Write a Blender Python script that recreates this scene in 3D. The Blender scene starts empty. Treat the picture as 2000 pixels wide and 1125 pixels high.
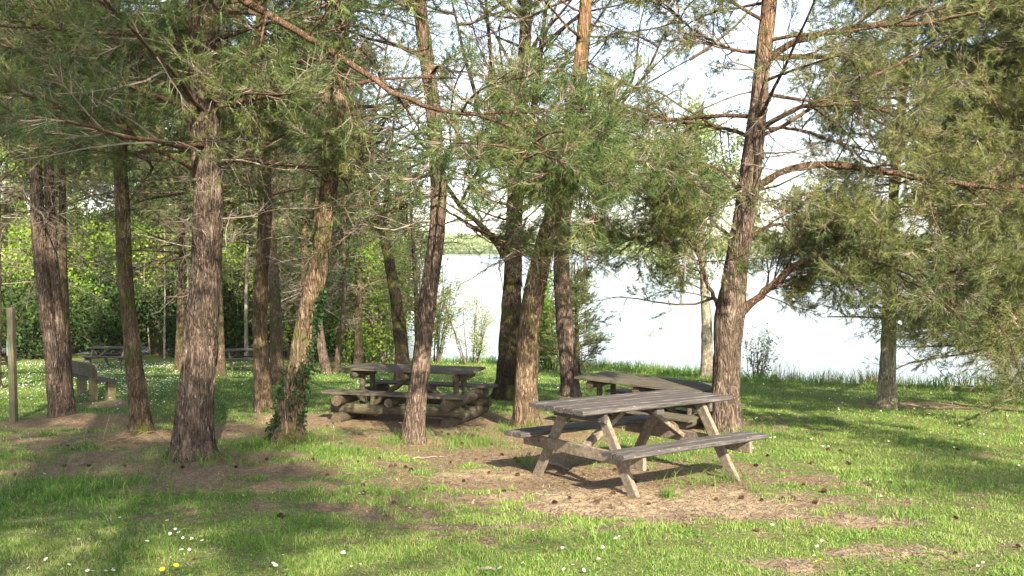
import bpy, math, random
import numpy as np
from mathutils import Vector, Matrix
C = bpy.context.scene.collection
RNG = np.random.default_rng(7)
random.seed(7)
F = 1700.0
PIT = math.atan(77.5/F)
CAMZ = 1.5
PI = math.pi

# ------------------------------------------------------------------ camera / projection
def ray(u, v):
    a = (u-1000)/F; b = (562.5-v)/F
    c, s = math.cos(PIT), math.sin(PIT)
    return np.array([a, c+b*s, -s+b*c])
def at(u, v, y):
    d = ray(u, v); return d/d[1]*y + np.array([0, 0, CAMZ])
def proj(P):
    P = np.asarray(P, float)
    x, y, z = P[..., 0], P[..., 1], P[..., 2]-CAMZ
    c, s = math.cos(PIT), math.sin(PIT)
    yy = y*c - z*s; zz = z*c + y*s
    yy = np.where(yy < .3, np.nan, yy)
    return 1000+F*x/yy, 562.5-F*zz/yy

def sstep(a, b, x):
    t = np.clip((x-a)/(b-a), 0, 1); return t*t*(3-2*t)
def vnoise(P, seed=0):
    P = np.asarray(P, float); i = np.floor(P).astype(np.int64); f = P-i; f = f*f*(3-2*f)
    def h(ix, iy, iz):
        n = (ix*374761393 + iy*668265263 + iz*2147483647 + seed*974711) & 0x7fffffff
        n = ((n ^ (n >> 13))*1274126177) & 0x7fffffff
        n = (n ^ (n >> 16))
        return (n & 0xffff)/65535.0
    r = 0
    for dx in (0, 1):
        for dy in (0, 1):
            for dz in (0, 1):
                w = (f[..., 0] if dx else 1-f[..., 0])*(f[..., 1] if dy else 1-f[..., 1])*(f[..., 2] if dz else 1-f[..., 2])
                r = r + w*h(i[..., 0]+dx, i[..., 1]+dy, i[..., 2]+dz)
    return r
def fbm(P, o=4, seed=0):
    P = np.asarray(P, float); r = 0; a = .5
    for k in range(o):
        r = r + a*vnoise(P*(2**k), seed+k*17); a *= .5
    return r/(1-.5**o)
def n2(x, y, s, seed=0, o=3):
    return fbm(np.stack([x*s, y*s, np.zeros_like(x)+seed*3.7], -1), o, seed)

# ------------------------------------------------------------------ terrain
BANK = np.array([(-9.5, 75), (-8.2, 48), (-6.6, 39), (-4.5, 36.4), (-1, 35.6), (2.2, 33.5), (4.7, 29.5), (6.0, 25), (7.0, 21.4), (8.8, 19.4), (12, 18.2), (20, 17.5), (60, 17), (400, 10)], float)
WATER = CAMZ-5.6
def bankdist(x, y):
    """signed distance to the bank line, positive on the lake side"""
    best = np.full(x.shape, 1e9); sg = np.ones(x.shape)
    for (ax, ay), (bx, by) in zip(BANK[:-1], BANK[1:]):
        dx, dy = bx-ax, by-ay; l2 = dx*dx+dy*dy
        t = np.clip(((x-ax)*dx+(y-ay)*dy)/l2, 0, 1)
        px, py = x-(ax+t*dx), y-(ay+t*dy)
        d = np.hypot(px, py); cr = dx*(y-ay)-dy*(x-ax)
        m = d < best; best = np.where(m, d, best); sg = np.where(m, np.sign(cr), sg)
    return best*sg
def ground(x, y):
    x = np.asarray(x, float); y = np.asarray(y, float)
    z = CAMZ-(1.45+.0835*y+.3*sstep(15, 30, y))
    z = np.where(y < 0, CAMZ-1.45-.03*y, z)
    z = z + .05*(n2(x, y, .5, 3)-.5) + .016*(n2(x, y, 3.0, 5)-.5)
    z = z - .035*np.exp(-(((x-1.0)/1.0)**2+((y-7.9)/.6)**2))+.03*(n2(x, y, 1.1, 6)-.5)
    for mx, my, mr_ in ((-3.4, 9.15, .45), (-1.15, 10.35, .35), (-2.7, 10.4, .42), (.18, 11.6, .4), (2.75, 11.2, .45), (-4.8, 11.0, .35), (-6.4, 12.7, .5), (-3.6, 12.8, .35), (-.1, 15.8, .55), (6.5, 14.9, .4), (1.1, 17.2, .45)):
        z = z+.07*np.exp(-((x-mx)**2+(y-my)**2)/mr_**2)
    d = bankdist(x, y)
    z = z + .16*np.exp(-((d+.5)/.6)**2)*(n2(x, y, .9, 9))
    low = WATER-1.2
    z = np.where(d > 0, np.maximum(low, z-d*.75), z)
    return z
def gz(x, y): return float(ground(np.array([x]), np.array([y]))[0])
def base(u, v):
    d = ray(u, v); d = d/d[1]
    ys = np.linspace(3, 48, 2000)
    z = ground(d[0]*ys, ys)
    k = np.argmax(d[2]*ys+CAMZ < z)
    y = ys[k] if k else 44.0
    return d[0]*y, y

BARE = [(-3.2, 8.2, 2.6, .5, .75), (-2.0, 7.6, 1.6, .4, .62), (.2, 7.1, 1.3, .5, .75), (-4.6, 10.6, 1.6, .8, .8), (-1.4, 6.6, 1.2, .3, .5), (-.6, 5.7, 1.5, .2, .42), (-1.4, 12.4, 2.3, 1.2, 1.1), (-.7, 10.6, 1.9, .9, 1.0), (-3.4, 11.2, 1.3, .7, .8), (.9, 7.9, 1.5, .95, 1.1), (1.2, 6.8, 1.35, .5, 1.15), (.2, 9.2, 1.3, .8, .9),
        (-3.9, 8.9, 1.3, .75, .95), (-6.2, 12.2, 1.3, .8, .9), (-1.2, 8.5, 1.3, .5, .62), (2.5, 6.25, .5, .3, .7), (1.62, 5.1, .25, .12, .8), (2.35, 5.35, .45, .12, .8), (-3.0, 7.4, 1.2, .3, .6),
        (-6.9, 15.1, .9, .5, .9), (2.1, 12.1, 1.5, 1.1, .9), (6.5, 14.8, .9, .7, .85), (7.8, 14.2, 2, .3, .6), (-2.6, 15.8, .6, .25, .6), (-1.7, 27, 2.2, .5, .5), (.0, 6.0, .8, .15, .55), (-9.5, 33.5, 1.6, 1.2, .5)]
def bare(x, y):
    g = np.zeros_like(x)
    for cx, cy, rx, ry, a in BARE:
        g = np.maximum(g, a*np.exp(-(((x-cx)/rx)**2+((y-cy)/ry)**2)*.8))
    n = n2(x, y, 1.3, 11, 3); n2_ = n2(x*1.0, y*1.6, 6.5, 13, 3); n3_ = n2(x, y, 2.6, 15, 2)
    v = g*1.12+.85*(n-.5)+1.2*(n2_-.5)+.05+.18*sstep(.55, .8, n3_)*sstep(16, 8, y)
    return sstep(.38, .66, v)
def sandy(x, y):
    g = np.zeros_like(x)
    for cx, cy, rx, ry, a in ((1.2, 6.85, 1.35, .6, 1.05), (-.2, 8.1, .7, .4, .8), (1.62, 5.1, .4, .3, 1), (2.4, 5.4, .6, .3, 1), (2.5, 6.25, .5, .4, .6)):
        g = np.maximum(g, a*np.exp(-(((x-cx)/rx)**2+((y-cy)/ry)**2)*.8))
    return sstep(.25, .75, g+.9*(n2(x, y, 2.2, 21)-.5)+.6*(n2(x, y, 9, 22)-.5))

# ------------------------------------------------------------------ mesh helpers
class Geo:
    def __init__(s): s.v = []; s.f = {3: [], 4: []}; s.t = []; s.n = 0
    def add(s, V, Fc, tint=None):
        V = np.asarray(V, np.float32).reshape(-1, 3); Fc = np.asarray(Fc, np.int64)
        if len(Fc): s.f[Fc.shape[1]].append(Fc+s.n)
        s.v.append(V); s.n += len(V)
        s.t.append(np.full(len(V), .5, np.float32) if tint is None else np.broadcast_to(np.asarray(tint, np.float32), (len(V),)))
    def mesh(s, name, mat, smooth=False):
        me = bpy.data.meshes.new(name)
        V = np.concatenate(s.v) if s.v else np.zeros((0, 3), np.float32)
        idx = []; tot = []
        for k in (3, 4):
            if s.f[k]:
                a = np.concatenate(s.f[k]); idx.append(a.ravel()); tot.append(np.full(len(a), k))
        if not idx: return me
        idx = np.concatenate(idx); tot = np.concatenate(tot)
        me.vertices.add(len(V)); me.vertices.foreach_set('co', V.ravel())
        me.loops.add(len(idx)); me.loops.foreach_set('vertex_index', idx.astype(np.int32))
        me.polygons.add(len(tot))
        me.polygons.foreach_set('loop_start', (np.cumsum(tot)-tot).astype(np.int32))
        me.polygons.foreach_set('loop_total', tot.astype(np.int32))
        me.polygons.foreach_set('use_smooth', np.full(len(tot), bool(smooth)))
        at_ = me.attributes.new('tint', 'FLOAT', 'POINT'); at_.data.foreach_set('value', np.concatenate(s.t).astype(np.float32))
        me.materials.append(mat); me.update(calc_edges=True)
        return me
    def build(s, name, mat, parent=None, smooth=False):
        o = bpy.data.objects.new(name, s.mesh(name, mat, smooth)); C.objects.link(o)
        if parent: o.parent = parent
        return o
def shift(g, off):
    g.v = [a-np.asarray(off, np.float32) for a in g.v]; return g
def norm(a): return a/np.maximum(np.linalg.norm(a, axis=-1, keepdims=True), 1e-9)
def tubes(g, P, R, S=3, tint=None, cap=False):
    P = np.asarray(P, float); R = np.asarray(R, float)
    if P.ndim == 2: P = P[None]; R = R[None]
    N, K, _ = P.shape
    if N == 0: return
    T = norm(np.gradient(P, axis=1))
    ref = np.where(np.abs(T[:, :1, 2:3]) > .9, np.array([1., 0, 0]), np.array([0, 0, 1.]))
    U = norm(np.cross(T, np.broadcast_to(ref, T.shape))); W = np.cross(T, U)
    a = np.arange(S)*2*PI/S
    V = P[:, :, None]+R[:, :, None, None]*(U[:, :, None]*np.cos(a)[None, None, :, None]+W[:, :, None]*np.sin(a)[None, None, :, None])
    n, k, s = np.meshgrid(np.arange(N), np.arange(K-1), np.arange(S), indexing='ij')
    b = n*K*S+k*S; q = np.stack([b+s, b+(s+1) % S, b+S+(s+1) % S, b+S+s], -1).reshape(-1, 4)
    tt = None if tint is None else np.repeat(np.asarray(tint, float), K*S)
    n0 = g.n
    g.add(V.reshape(-1, 3), q, tt)
    if cap:
        for j in range(N):
            for kk, fl in ((0, 1), (K-1, 0)):
                b = j*K*S+kk*S; c = P[j, kk]
                g.add([c], np.zeros((0, 3)), None)
                ci = g.n-1
                t = [(n0+b+(i+1) % S, n0+b+i, ci) if fl else (n0+b+i, n0+b+(i+1) % S, ci) for i in range(S)]
                g.f[3].append(np.array(t))
def empty(name, loc, rz=0):
    o = bpy.data.objects.new(name, None); C.objects.link(o); o.location = [float(q) for q in loc]; o.rotation_euler = (0, 0, rz); o.empty_display_size = .2; return o
def tag(o, label=None, cat=None, group=None, kind=None):
    if label: o['label'] = label
    if cat: o['category'] = cat
    if group: o['group'] = group
    if kind: o['kind'] = kind
    return o
def children(o): return [c for c in bpy.data.objects if c.parent == o]
def copy_tree(o, parent=None):
    c = o.copy(); C.objects.link(c); c.parent = parent
    for ch in children(o): copy_tree(ch, c)
    return c

# ------------------------------------------------------------------ materials
def mat(name):
    m = bpy.data.materials.new(name); m.use_nodes = True; nt = m.node_tree; nt.nodes.clear()
    return m, nt
def N(nt, t, **kw):
    n = nt.nodes.new(t)
    for k, v in kw.items(): setattr(n, k, v)
    return n
def ramp(nt, stops, fac):
    r = N(nt, 'ShaderNodeValToRGB'); e = r.color_ramp.elements
    while len(e) < len(stops): e.new(.5)
    for q, (p, c) in zip(e, stops): q.position = p; q.color = (*c, 1)
    nt.links.new(fac, r.inputs[0]); return r.outputs[0]
def noise(nt, vec, scale, detail=4, rough=.6, dist=0):
    n = N(nt, 'ShaderNodeTexNoise'); n.inputs['Scale'].default_value = scale; n.inputs['Detail'].default_value = detail
    n.inputs['Roughness'].default_value = rough; n.inputs['Distortion'].default_value = dist
    if vec: nt.links.new(vec, n.inputs['Vector'])
    return n.outputs[0]
def mapping(nt, scale, coord='Object'):
    tc = N(nt, 'ShaderNodeTexCoord'); mp = N(nt, 'ShaderNodeMapping'); mp.inputs['Scale'].default_value = scale
    nt.links.new(tc.outputs[coord], mp.inputs[0]); return mp.outputs[0]
def mix(nt, a, b, f, mode='MIX'):
    m = N(nt, 'ShaderNodeMix', data_type='RGBA', blend_type=mode)
    for s, v in ((6, a), (7, b), (0, f)):
        if hasattr(v, 'is_linked') or hasattr(v, 'links'): nt.links.new(v, m.inputs[s])
        else: m.inputs[s].default_value = (*v, 1) if isinstance(v, tuple) else v
    return m.outputs[2]
def finish(nt, col, rough=.9, bump=None, bs=.5, bd=.01, spec=.2, sh=None):
    o = N(nt, 'ShaderNodeOutputMaterial')
    p = N(nt, 'ShaderNodeBsdfPrincipled'); p.inputs['Roughness'].default_value = rough; p.inputs['Specular IOR Level'].default_value = spec
    if isinstance(col, tuple): p.inputs['Base Color'].default_value = (*col, 1)
    else: nt.links.new(col, p.inputs['Base Color'])
    if bump:
        b = N(nt, 'ShaderNodeBump'); b.inputs['Strength'].default_value = bs; b.inputs['Distance'].default_value = bd
        nt.links.new(bump, b.inputs['Height']); nt.links.new(b.outputs[0], p.inputs['Normal'])
    nt.links.new(p.outputs[0], o.inputs[0]); return p
def bark(name, dark, mid, light, moss=.0, sc=1.0, hi=None):
    m, nt = mat(name)
    v = mapping(nt, (1, 1, .2)); v1 = mapping(nt, (1, 1, 1))
    vo = N(nt, 'ShaderNodeTexVoronoi', feature='DISTANCE_TO_EDGE'); vo.inputs['Scale'].default_value = 30*sc
    wob = N(nt, 'ShaderNodeVectorMath', operation='ADD'); nz = N(nt, 'ShaderNodeTexNoise'); nz.inputs['Scale'].default_value = 7; nz.inputs['Detail'].default_value = 5; nt.links.new(v, nz.inputs['Vector'])
    scl = N(nt, 'ShaderNodeVectorMath', operation='SCALE'); scl.inputs['Scale'].default_value = .20; nt.links.new(nz.outputs[1], scl.inputs[0])
    nt.links.new(v, wob.inputs[0]); nt.links.new(scl.outputs[0], wob.inputs[1]); nt.links.new(wob.outputs[0], vo.inputs['Vector'])
    crack = ramp(nt, [(0, (0, 0, 0)), (.10, (.6, .6, .6)), (.3, (1, 1, 1))], vo.outputs['Distance'])
    big = noise(nt, v1, 3.2, 5, .65, .4); fine = noise(nt, v, 55, 4, .7)
    c = ramp(nt, [(.3, dark), (.5, mid), (.68, light)], big)
    c2 = ramp(nt, [(.3, tuple(q*.55 for q in dark)), (.52, mid), (.72, tuple(min(1, q*1.45) for q in light))], fine)
    c = mix(nt, c, c2, .5)
    vp = N(nt, 'ShaderNodeTexVoronoi'); vp.inputs['Scale'].default_value = 30*sc; nt.links.new(wob.outputs[0], vp.inputs['Vector'])
    c = mix(nt, c, ramp(nt, [(.1, (.55, .52, .5)), (.5, (.95, .93, .9)), (.9, (1.5, 1.4, 1.35))], vp.outputs['Color']), .75, 'MULTIPLY')
    lic = ramp(nt, [(.62, (0, 0, 0)), (.68, (.6, .6, .6))], noise(nt, v1, 26, 3, .7)); c = mix(nt, c, tuple(min(.5, q*1.5+.03) for q in light), lic)
    gate = ramp(nt, [(.38, (.35, .35, .35)), (.6, (1, 1, 1))], noise(nt, v1, 6, 4, .6, .5))
    ck = N(nt, 'ShaderNodeMath', operation='MAXIMUM'); nt.links.new(crack, ck.inputs[0]); nt.links.new(gate, ck.inputs[1]) ; inv = N(nt, 'ShaderNodeMath', operation='MULTIPLY'); nt.links.new(crack, inv.inputs[0]); inv.inputs[1].default_value = 1.0
    c = mix(nt, tuple(q*.4 for q in dark), c, ck.outputs[0])
    if hi:   # flaky orange upper bark by height of the stem
        tc = N(nt, 'ShaderNodeTexCoord'); sx = N(nt, 'ShaderNodeSeparateXYZ'); nt.links.new(tc.outputs['Object'], sx.inputs[0])
        ad = N(nt, 'ShaderNodeMath', operation='MULTIPLY_ADD'); nt.links.new(big, ad.inputs[0]); ad.inputs[1].default_value = 4.5; nt.links.new(sx.outputs[2], ad.inputs[2])
        mr = N(nt, 'ShaderNodeMapRange'); mr.inputs['From Min'].default_value = hi[0]; mr.inputs['From Max'].default_value = hi[0]+1.6; mr.clamp = True
        nt.links.new(ad.outputs[0], mr.inputs[0])
        c = mix(nt, c, mix(nt, c, hi[1], .38), mr.outputs[0])
    if moss:
        mn = noise(nt, v1, 2.3, 6, .7); mm = ramp(nt, [(.56-moss*.12, (0, 0, 0)), (.68-moss*.12, (1, 1, 1))], mn)
        c = mix(nt, c, (.085, .095, .022), mm)
    h = N(nt, 'ShaderNodeMath', operation='MULTIPLY_ADD'); nt.links.new(fine, h.inputs[0]); h.inputs[1].default_value = .5; nt.links.new(crack, h.inputs[2])
    finish(nt, c, .95, h.outputs[0], .9, .022, .1)
    return m
def leafmat(name, stops, trans=.35, rough=.6):
    m, nt = mat(name)
    a = N(nt, 'ShaderNodeAttribute', attribute_name='tint')
    c = ramp(nt, stops, a.outputs['Fac'])
    o = N(nt, 'ShaderNodeOutputMaterial'); p = N(nt, 'ShaderNodeBsdfPrincipled'); p.inputs['Roughness'].default_value = rough; p.inputs['Specular IOR Level'].default_value = .25
    nt.links.new(c, p.inputs['Base Color'])
    t = N(nt, 'ShaderNodeBsdfTranslucent'); nt.links.new(c, t.inputs[0])
    mx = N(nt, 'ShaderNodeMixShader'); mx.inputs[0].default_value = trans
    nt.links.new(p.outputs[0], mx.inputs[1]); nt.links.new(t.outputs[0], mx.inputs[2]); nt.links.new(mx.outputs[0], o.inputs[0])
    return m
def wood(name, a, b, c, stretch=(1.2, 22, 22), moss=0):
    m, nt = mat(name)
    v = mapping(nt, stretch); g = noise(nt, v, 4, 6, .7, .3); big = noise(nt, mapping(nt, (1, 1, 1)), 2.6, 4, .6)
    col = ramp(nt, [(.3, a), (.5, b), (.7, c)], g)
    col = mix(nt, col, ramp(nt, [(.35, (.5, .5, .5)), (.65, (1, 1, 1))], big), .55, 'MULTIPLY')
    if moss:
        col = mix(nt, col, (.10, .105, .035), ramp(nt, [(.5, (0, 0, 0)), (.66, (moss, moss, moss))], noise(nt, mapping(nt, (1, 1, 1)), 5, 4, .65)))
    col = mix(nt, col, tuple(min(.6, q*1.7+.02) for q in c), ramp(nt, [(.66, (0, 0, 0)), (.72, (.7, .7, .7))], noise(nt, mapping(nt, (1, 1, 1)), 38, 3, .6)))
    finish(nt, col, .85, g, .6, .006, .25)
    return m
M = {}
M['bark_pine'] = bark('pine_bark', (.066, .048, .038), (.155, .116, .092), (.28, .22, .175), hi=(6.0, (.34, .19, .11)))
M['bark_pine2'] = bark('pine_bark_mossy', (.07, .052, .036), (.15, .11, .075), (.26, .20, .14), moss=.5, sc=1.3, hi=(6.3, (.40, .20, .10)))
M['bark_pink'] = bark('pink_pine_bark', (.17, .11, .085), (.33, .22, .17), (.46, .33, .27), sc=1.6)
M['bark_brown'] = bark('tan_bark', (.085, .06, .04), (.18, .13, .088), (.30, .225, .15), moss=.25, sc=.9, hi=(6.2, (.42, .21, .11)))
M['bark_dark'] = bark('dark_bark', (.024, .018, .014), (.055, .041, .03), (.11, .085, .06), moss=.45, sc=1.2)
M['bark_pale'] = bark('pale_bark', (.22, .19, .14), (.42, .38, .29), (.6, .56, .45), moss=.2, sc=1.5)
M['limb'] = bark('limb_bark', (.10, .065, .045), (.20, .125, .085), (.32, .21, .145), sc=2.2)
M['twig'] = leafmat('twig', [(0, (.06, .045, .035)), (.5, (.16, .12, .09)), (1, (.34, .30, .24))], 0, .9)
M['needle'] = leafmat('pine_needles', [(0, (.035, .07, .028)), (.35, (.09, .138, .040)), (.7, (.18, .20, .058)), (1, (.32, .26, .10))], .25, .45)
M['needle_ol'] = leafmat('olive_needles', [(0, (.055, .085, .036)), (.4, (.13, .16, .052)), (.75, (.235, .24, .075)), (1, (.36, .33, .12))], .3, .5)
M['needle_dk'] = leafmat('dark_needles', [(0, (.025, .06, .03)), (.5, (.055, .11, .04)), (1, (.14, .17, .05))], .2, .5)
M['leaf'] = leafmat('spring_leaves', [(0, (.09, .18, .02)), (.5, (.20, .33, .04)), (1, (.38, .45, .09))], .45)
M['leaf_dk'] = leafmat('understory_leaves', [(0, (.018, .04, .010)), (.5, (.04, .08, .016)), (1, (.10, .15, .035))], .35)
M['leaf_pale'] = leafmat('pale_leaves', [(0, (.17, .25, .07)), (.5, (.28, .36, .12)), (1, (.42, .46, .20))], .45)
M['dry'] = leafmat('dry_stems', [(0, (.10, .10, .04)), (.5, (.26, .21, .11)), (1, (.52, .43, .25))], .2)
M['ivy'] = leafmat('ivy_leaves', [(0, (.010, .028, .010)), (.6, (.022, .055, .016)), (1, (.05, .10, .028))], .1, .45)
M['grass'] = leafmat('grass', [(0, (.045, .12, .02)), (.35, (.095, .21, .034)), (.65, (.20, .32, .06)), (1, (.46, .44, .19))], .35, .55)
M['tallgrass'] = leafmat('tall_grass', [(0, (.05, .14, .02)), (.6, (.14, .27, .04)), (1, (.30, .36, .09))], .4, .5)
M['petal'] = leafmat('petal', [(0, (.8, .8, .78)), (1, (.85, .85, .85))], .2)
M['yellow'] = leafmat('yellow', [(0, (.75, .55, .02)), (1, (.8, .6, .03))], .1)
M['cone'] = leafmat('pine_cone', [(0, (.035, .02, .014)), (1, (.12, .07, .045))], 0, .8)
M['table_wood'] = wood('weathered_plank', (.034, .030, .029), (.082, .072, .068), (.21, .19, .175))
M['leg_wood'] = wood('leg_wood', (.11, .088, .066), (.20, .16, .12), (.33, .28, .215), (7, 7, 7))
M['log_wood'] = wood('log_wood', (.045, .036, .024), (.095, .078, .052), (.18, .145, .10), (3, 14, 14), moss=.5)
M['log_end'] = wood('log_end', (.045, .035, .023), (.095, .073, .048), (.18, .14, .09), (9, 9, 9))
M['mossy_plank'] = wood('mossy_plank', (.045, .038, .03), (.095, .08, .062), (.19, .165, .13), moss=.45)
M['post_wood'] = wood('post_wood', (.09, .08, .05), (.17, .15, .095), (.26, .225, .15), (16, 16, 1.2), moss=.4)
M['yellow_conc'] = wood('bench_support', (.12, .105, .055), (.24, .205, .11), (.34, .29, .17), (5, 5, 5), moss=.5)
m, nt = mat('iron_bolt'); finish(nt, (.05, .045, .04), .5); M['bolt'] = m
m, nt = mat('teal_plate'); finish(nt, (.16, .30, .30), .5); M['teal'] = m

# ground material
m, nt = mat('ground_soil')
v = mapping(nt, (1, 1, 1)); ab = N(nt, 'ShaderNodeAttribute', attribute_name='bare'); asd = N(nt, 'ShaderNodeAttribute', attribute_name='sand')
f1 = noise(nt, v, 34, 6, .75); f2 = noise(nt, v, 5, 5, .65); f3 = noise(nt, v, 120, 3, .7)
lit = ramp(nt, [(.3, (.10, .058, .034)), (.45, (.22, .150, .088)), (.6, (.34, .245, .145)), (.75, (.50, .39, .25))], f1)
snd = ramp(nt, [(.3, (.30, .20, .12)), (.5, (.44, .325, .20)), (.7, (.57, .45, .29))], f2)
snd = mix(nt, snd, ramp(nt, [(.32, (.45, .38, .32)), (.5, (1, 1, 1))], f1), .45, 'MULTIPLY')
sp = ramp(nt, [(.62, (0, 0, 0)), (.70, (1, 1, 1))], f3)
lit = mix(nt, lit, (.42, .30, .19), sp)
soil = mix(nt, lit, snd, asd.outputs['Fac'])
und = ramp(nt, [(.32, (.055, .07, .022)), (.46, (.12, .15, .045)), (.6, (.22, .22, .085)), (.75, (.33, .26, .14))], f1)
und = mix(nt, und, (.10, .16, .03), ramp(nt, [(.4, (0, 0, 0)), (.65, (.7, .7, .7))], f2))
col = mix(nt, und, soil, ab.outputs['Fac'])
finish(nt, col, .95, f1, .8, .03, .1); M['ground'] = m
# water
m, nt = mat('lake_water')
p = finish(nt, (.22, .26, .28), .16, None, spec=.5); 
b = N(nt, 'ShaderNodeBump'); b.inputs['Strength'].default_value = .8; b.inputs['Distance'].default_value = .15
nt.links.new(noise(nt, mapping(nt, (.35, 1.3, 1)), 1.2, 5, .6), b.inputs['Height']); nt.links.new(b.outputs[0], p.inputs['Normal']); M['water'] = m
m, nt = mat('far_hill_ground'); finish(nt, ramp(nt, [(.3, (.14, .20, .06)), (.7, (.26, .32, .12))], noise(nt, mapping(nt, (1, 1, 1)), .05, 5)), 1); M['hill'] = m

# ------------------------------------------------------------------ ground, lake, far shore
def axis(lo, hi, c, d0, g):
    a = [c]; s = d0
    while a[-1] < hi: a.append(a[-1]+s); s *= g
    b = [c]; s = d0
    while b[-1] > lo: b.append(b[-1]-s); s *= g
    return np.array(sorted(set(b+a)))
xs = axis(-90, 90, 0, .055, 1.013); ys = axis(-60, 80, 7, .05, 1.012)
X, Y = np.meshgrid(xs, ys, indexing='ij'); Z = ground(X, Y)
g = Geo(); nx, ny = X.shape
i, j = np.meshgrid(np.arange(nx-1), np.arange(ny-1), indexing='ij'); k = i*ny+j
g.add(np.stack([X, Y, Z], -1), np.stack([k, k+ny, k+ny+1, k+1], -1).reshape(-1, 4))
go = g.build('ground', M['ground'], smooth=True); tag(go, 'sloping grassy clearing with bare brown needle litter under the pines', 'ground', kind='structure')
for nm, fn in (('bare', bare), ('sand', sandy)):
    a = go.data.attributes.new(nm, 'FLOAT', 'POINT'); a.data.foreach_set('value', fn(X, Y).ravel().astype(np.float32))
# wider land behind, to the horizon away from the lake
g = Geo(); g.add([(-940, -940, -3.2), (940, -940, -3.2), (940, 12, -3.2+0), (-940, 12, -3.2), (-940, 12, -3.2), (-20, 12, -3.2), (-20, 760, -3.2), (-940, 760, -3.2)], [(0, 1, 2, 3), (4, 5, 6, 7)])
# (kept below the modelled clearing)
g = Geo(); g.add([(-940, -940, -1), (940, -940, -1), (940, -58, -1), (-940, -58, -1), (-940, -58, -1), (-88, -58, -1), (-88, 900, -8), (-940, 900, -8)], [(0, 1, 2, 3), (4, 5, 6, 7)])
tag(g.build('surrounding_land', M['hill']), 'green land beyond the clearing', 'land', kind='structure')
g = Geo(); g.add([(-86, -5, WATER), (940, -5, WATER), (940, 900, WATER), (-86, 900, WATER)], [(0, 1, 2, 3)])
tag(g.build('lake', M['water']), 'pale bright lake reflecting the white sky behind the trees', 'lake', kind='structure')
hx = np.linspace(-900, 900, 181); hy = np.linspace(740, 1300, 29)
HX, HY = np.meshgrid(hx, hy, indexing='ij')
HZ = WATER-1.5+sstep(745, 790, HY)*3+sstep(780, 1300, HY)*(9+14*fbm(np.stack([HX*.004, HY*.002, HX*0], -1), 3, 4))
i, j = np.meshgrid(np.arange(180), np.arange(28), indexing='ij'); k = i*29+j
g = Geo(); g.add(np.stack([HX, HY, HZ], -1), np.stack([k, k+29, k+30, k+1], -1).reshape(-1, 4))
tag(g.build('far_shore', M['hill'], smooth=True), 'low pale green hills on the far side of the lake', 'hill', kind='structure')
n = 9000
fx = RNG.uniform(-520, 520, n); fy = 770+RNG.uniform(0, 1, n)**1.3*260; fh = RNG.uniform(7, 16, n)*(.6+.8*n2(fx, fy, .012, 41))
g = Geo()
zz = WATER-1.5+sstep(745, 790, fy)*3+sstep(780, 1300, fy)*(9+14*fbm(np.stack([fx*.004, fy*.002, fx*0], -1), 3, 4))
for kk in range(26):
    ct = np.stack([fx+RNG.normal(0, 2.2, n), fy+RNG.normal(0, 2.2, n), zz+fh*RNG.uniform(.15, 1, n)], -1)
    d1 = norm(RNG.normal(size=(n, 3)))*RNG.uniform(.7, 1.7, n)[:, None]; d2 = norm(np.cross(d1, RNG.normal(size=(n, 3))))*RNG.uniform(.7, 1.7, n)[:, None]
    V = np.stack([ct-d1, ct+d2, ct+d1, ct-d2], 1)
    g.add(V, np.arange(4*n).reshape(-1, 4), np.repeat(np.clip(n2(fx, fy, .03, 8)+RNG.normal(0, .12, n), 0, 1), 4))
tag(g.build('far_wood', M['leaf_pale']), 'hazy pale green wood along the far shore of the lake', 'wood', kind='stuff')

m, nt = mat('haze_air'); o_ = N(nt, 'ShaderNodeOutputMaterial'); pv = N(nt, 'ShaderNodeVolumePrincipled'); pv.inputs['Color'].default_value = (.93, .96, 1, 1); pv.inputs['Density'].default_value = .00018; nt.links.new(pv.outputs[0], o_.inputs['Volume']); M['haze'] = m
g = Geo(); x0, x1, y0_, y1_, z0_, z1_ = -960, 960, -960, 1320, WATER-6, 62
g.add([(x0, y0_, z0_), (x1, y0_, z0_), (x1, y1_, z0_), (x0, y1_, z0_), (x0, y0_, z1_), (x1, y0_, z1_), (x1, y1_, z1_), (x0, y1_, z1_)], [(3, 2, 1, 0), (4, 5, 6, 7), (0, 1, 5, 4), (1, 2, 6, 5), (2, 3, 7, 6), (3, 0, 4, 7)])
tag(g.build('haze', M['haze']), 'thin pale air over the lake', 'haze', kind='stuff')
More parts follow.
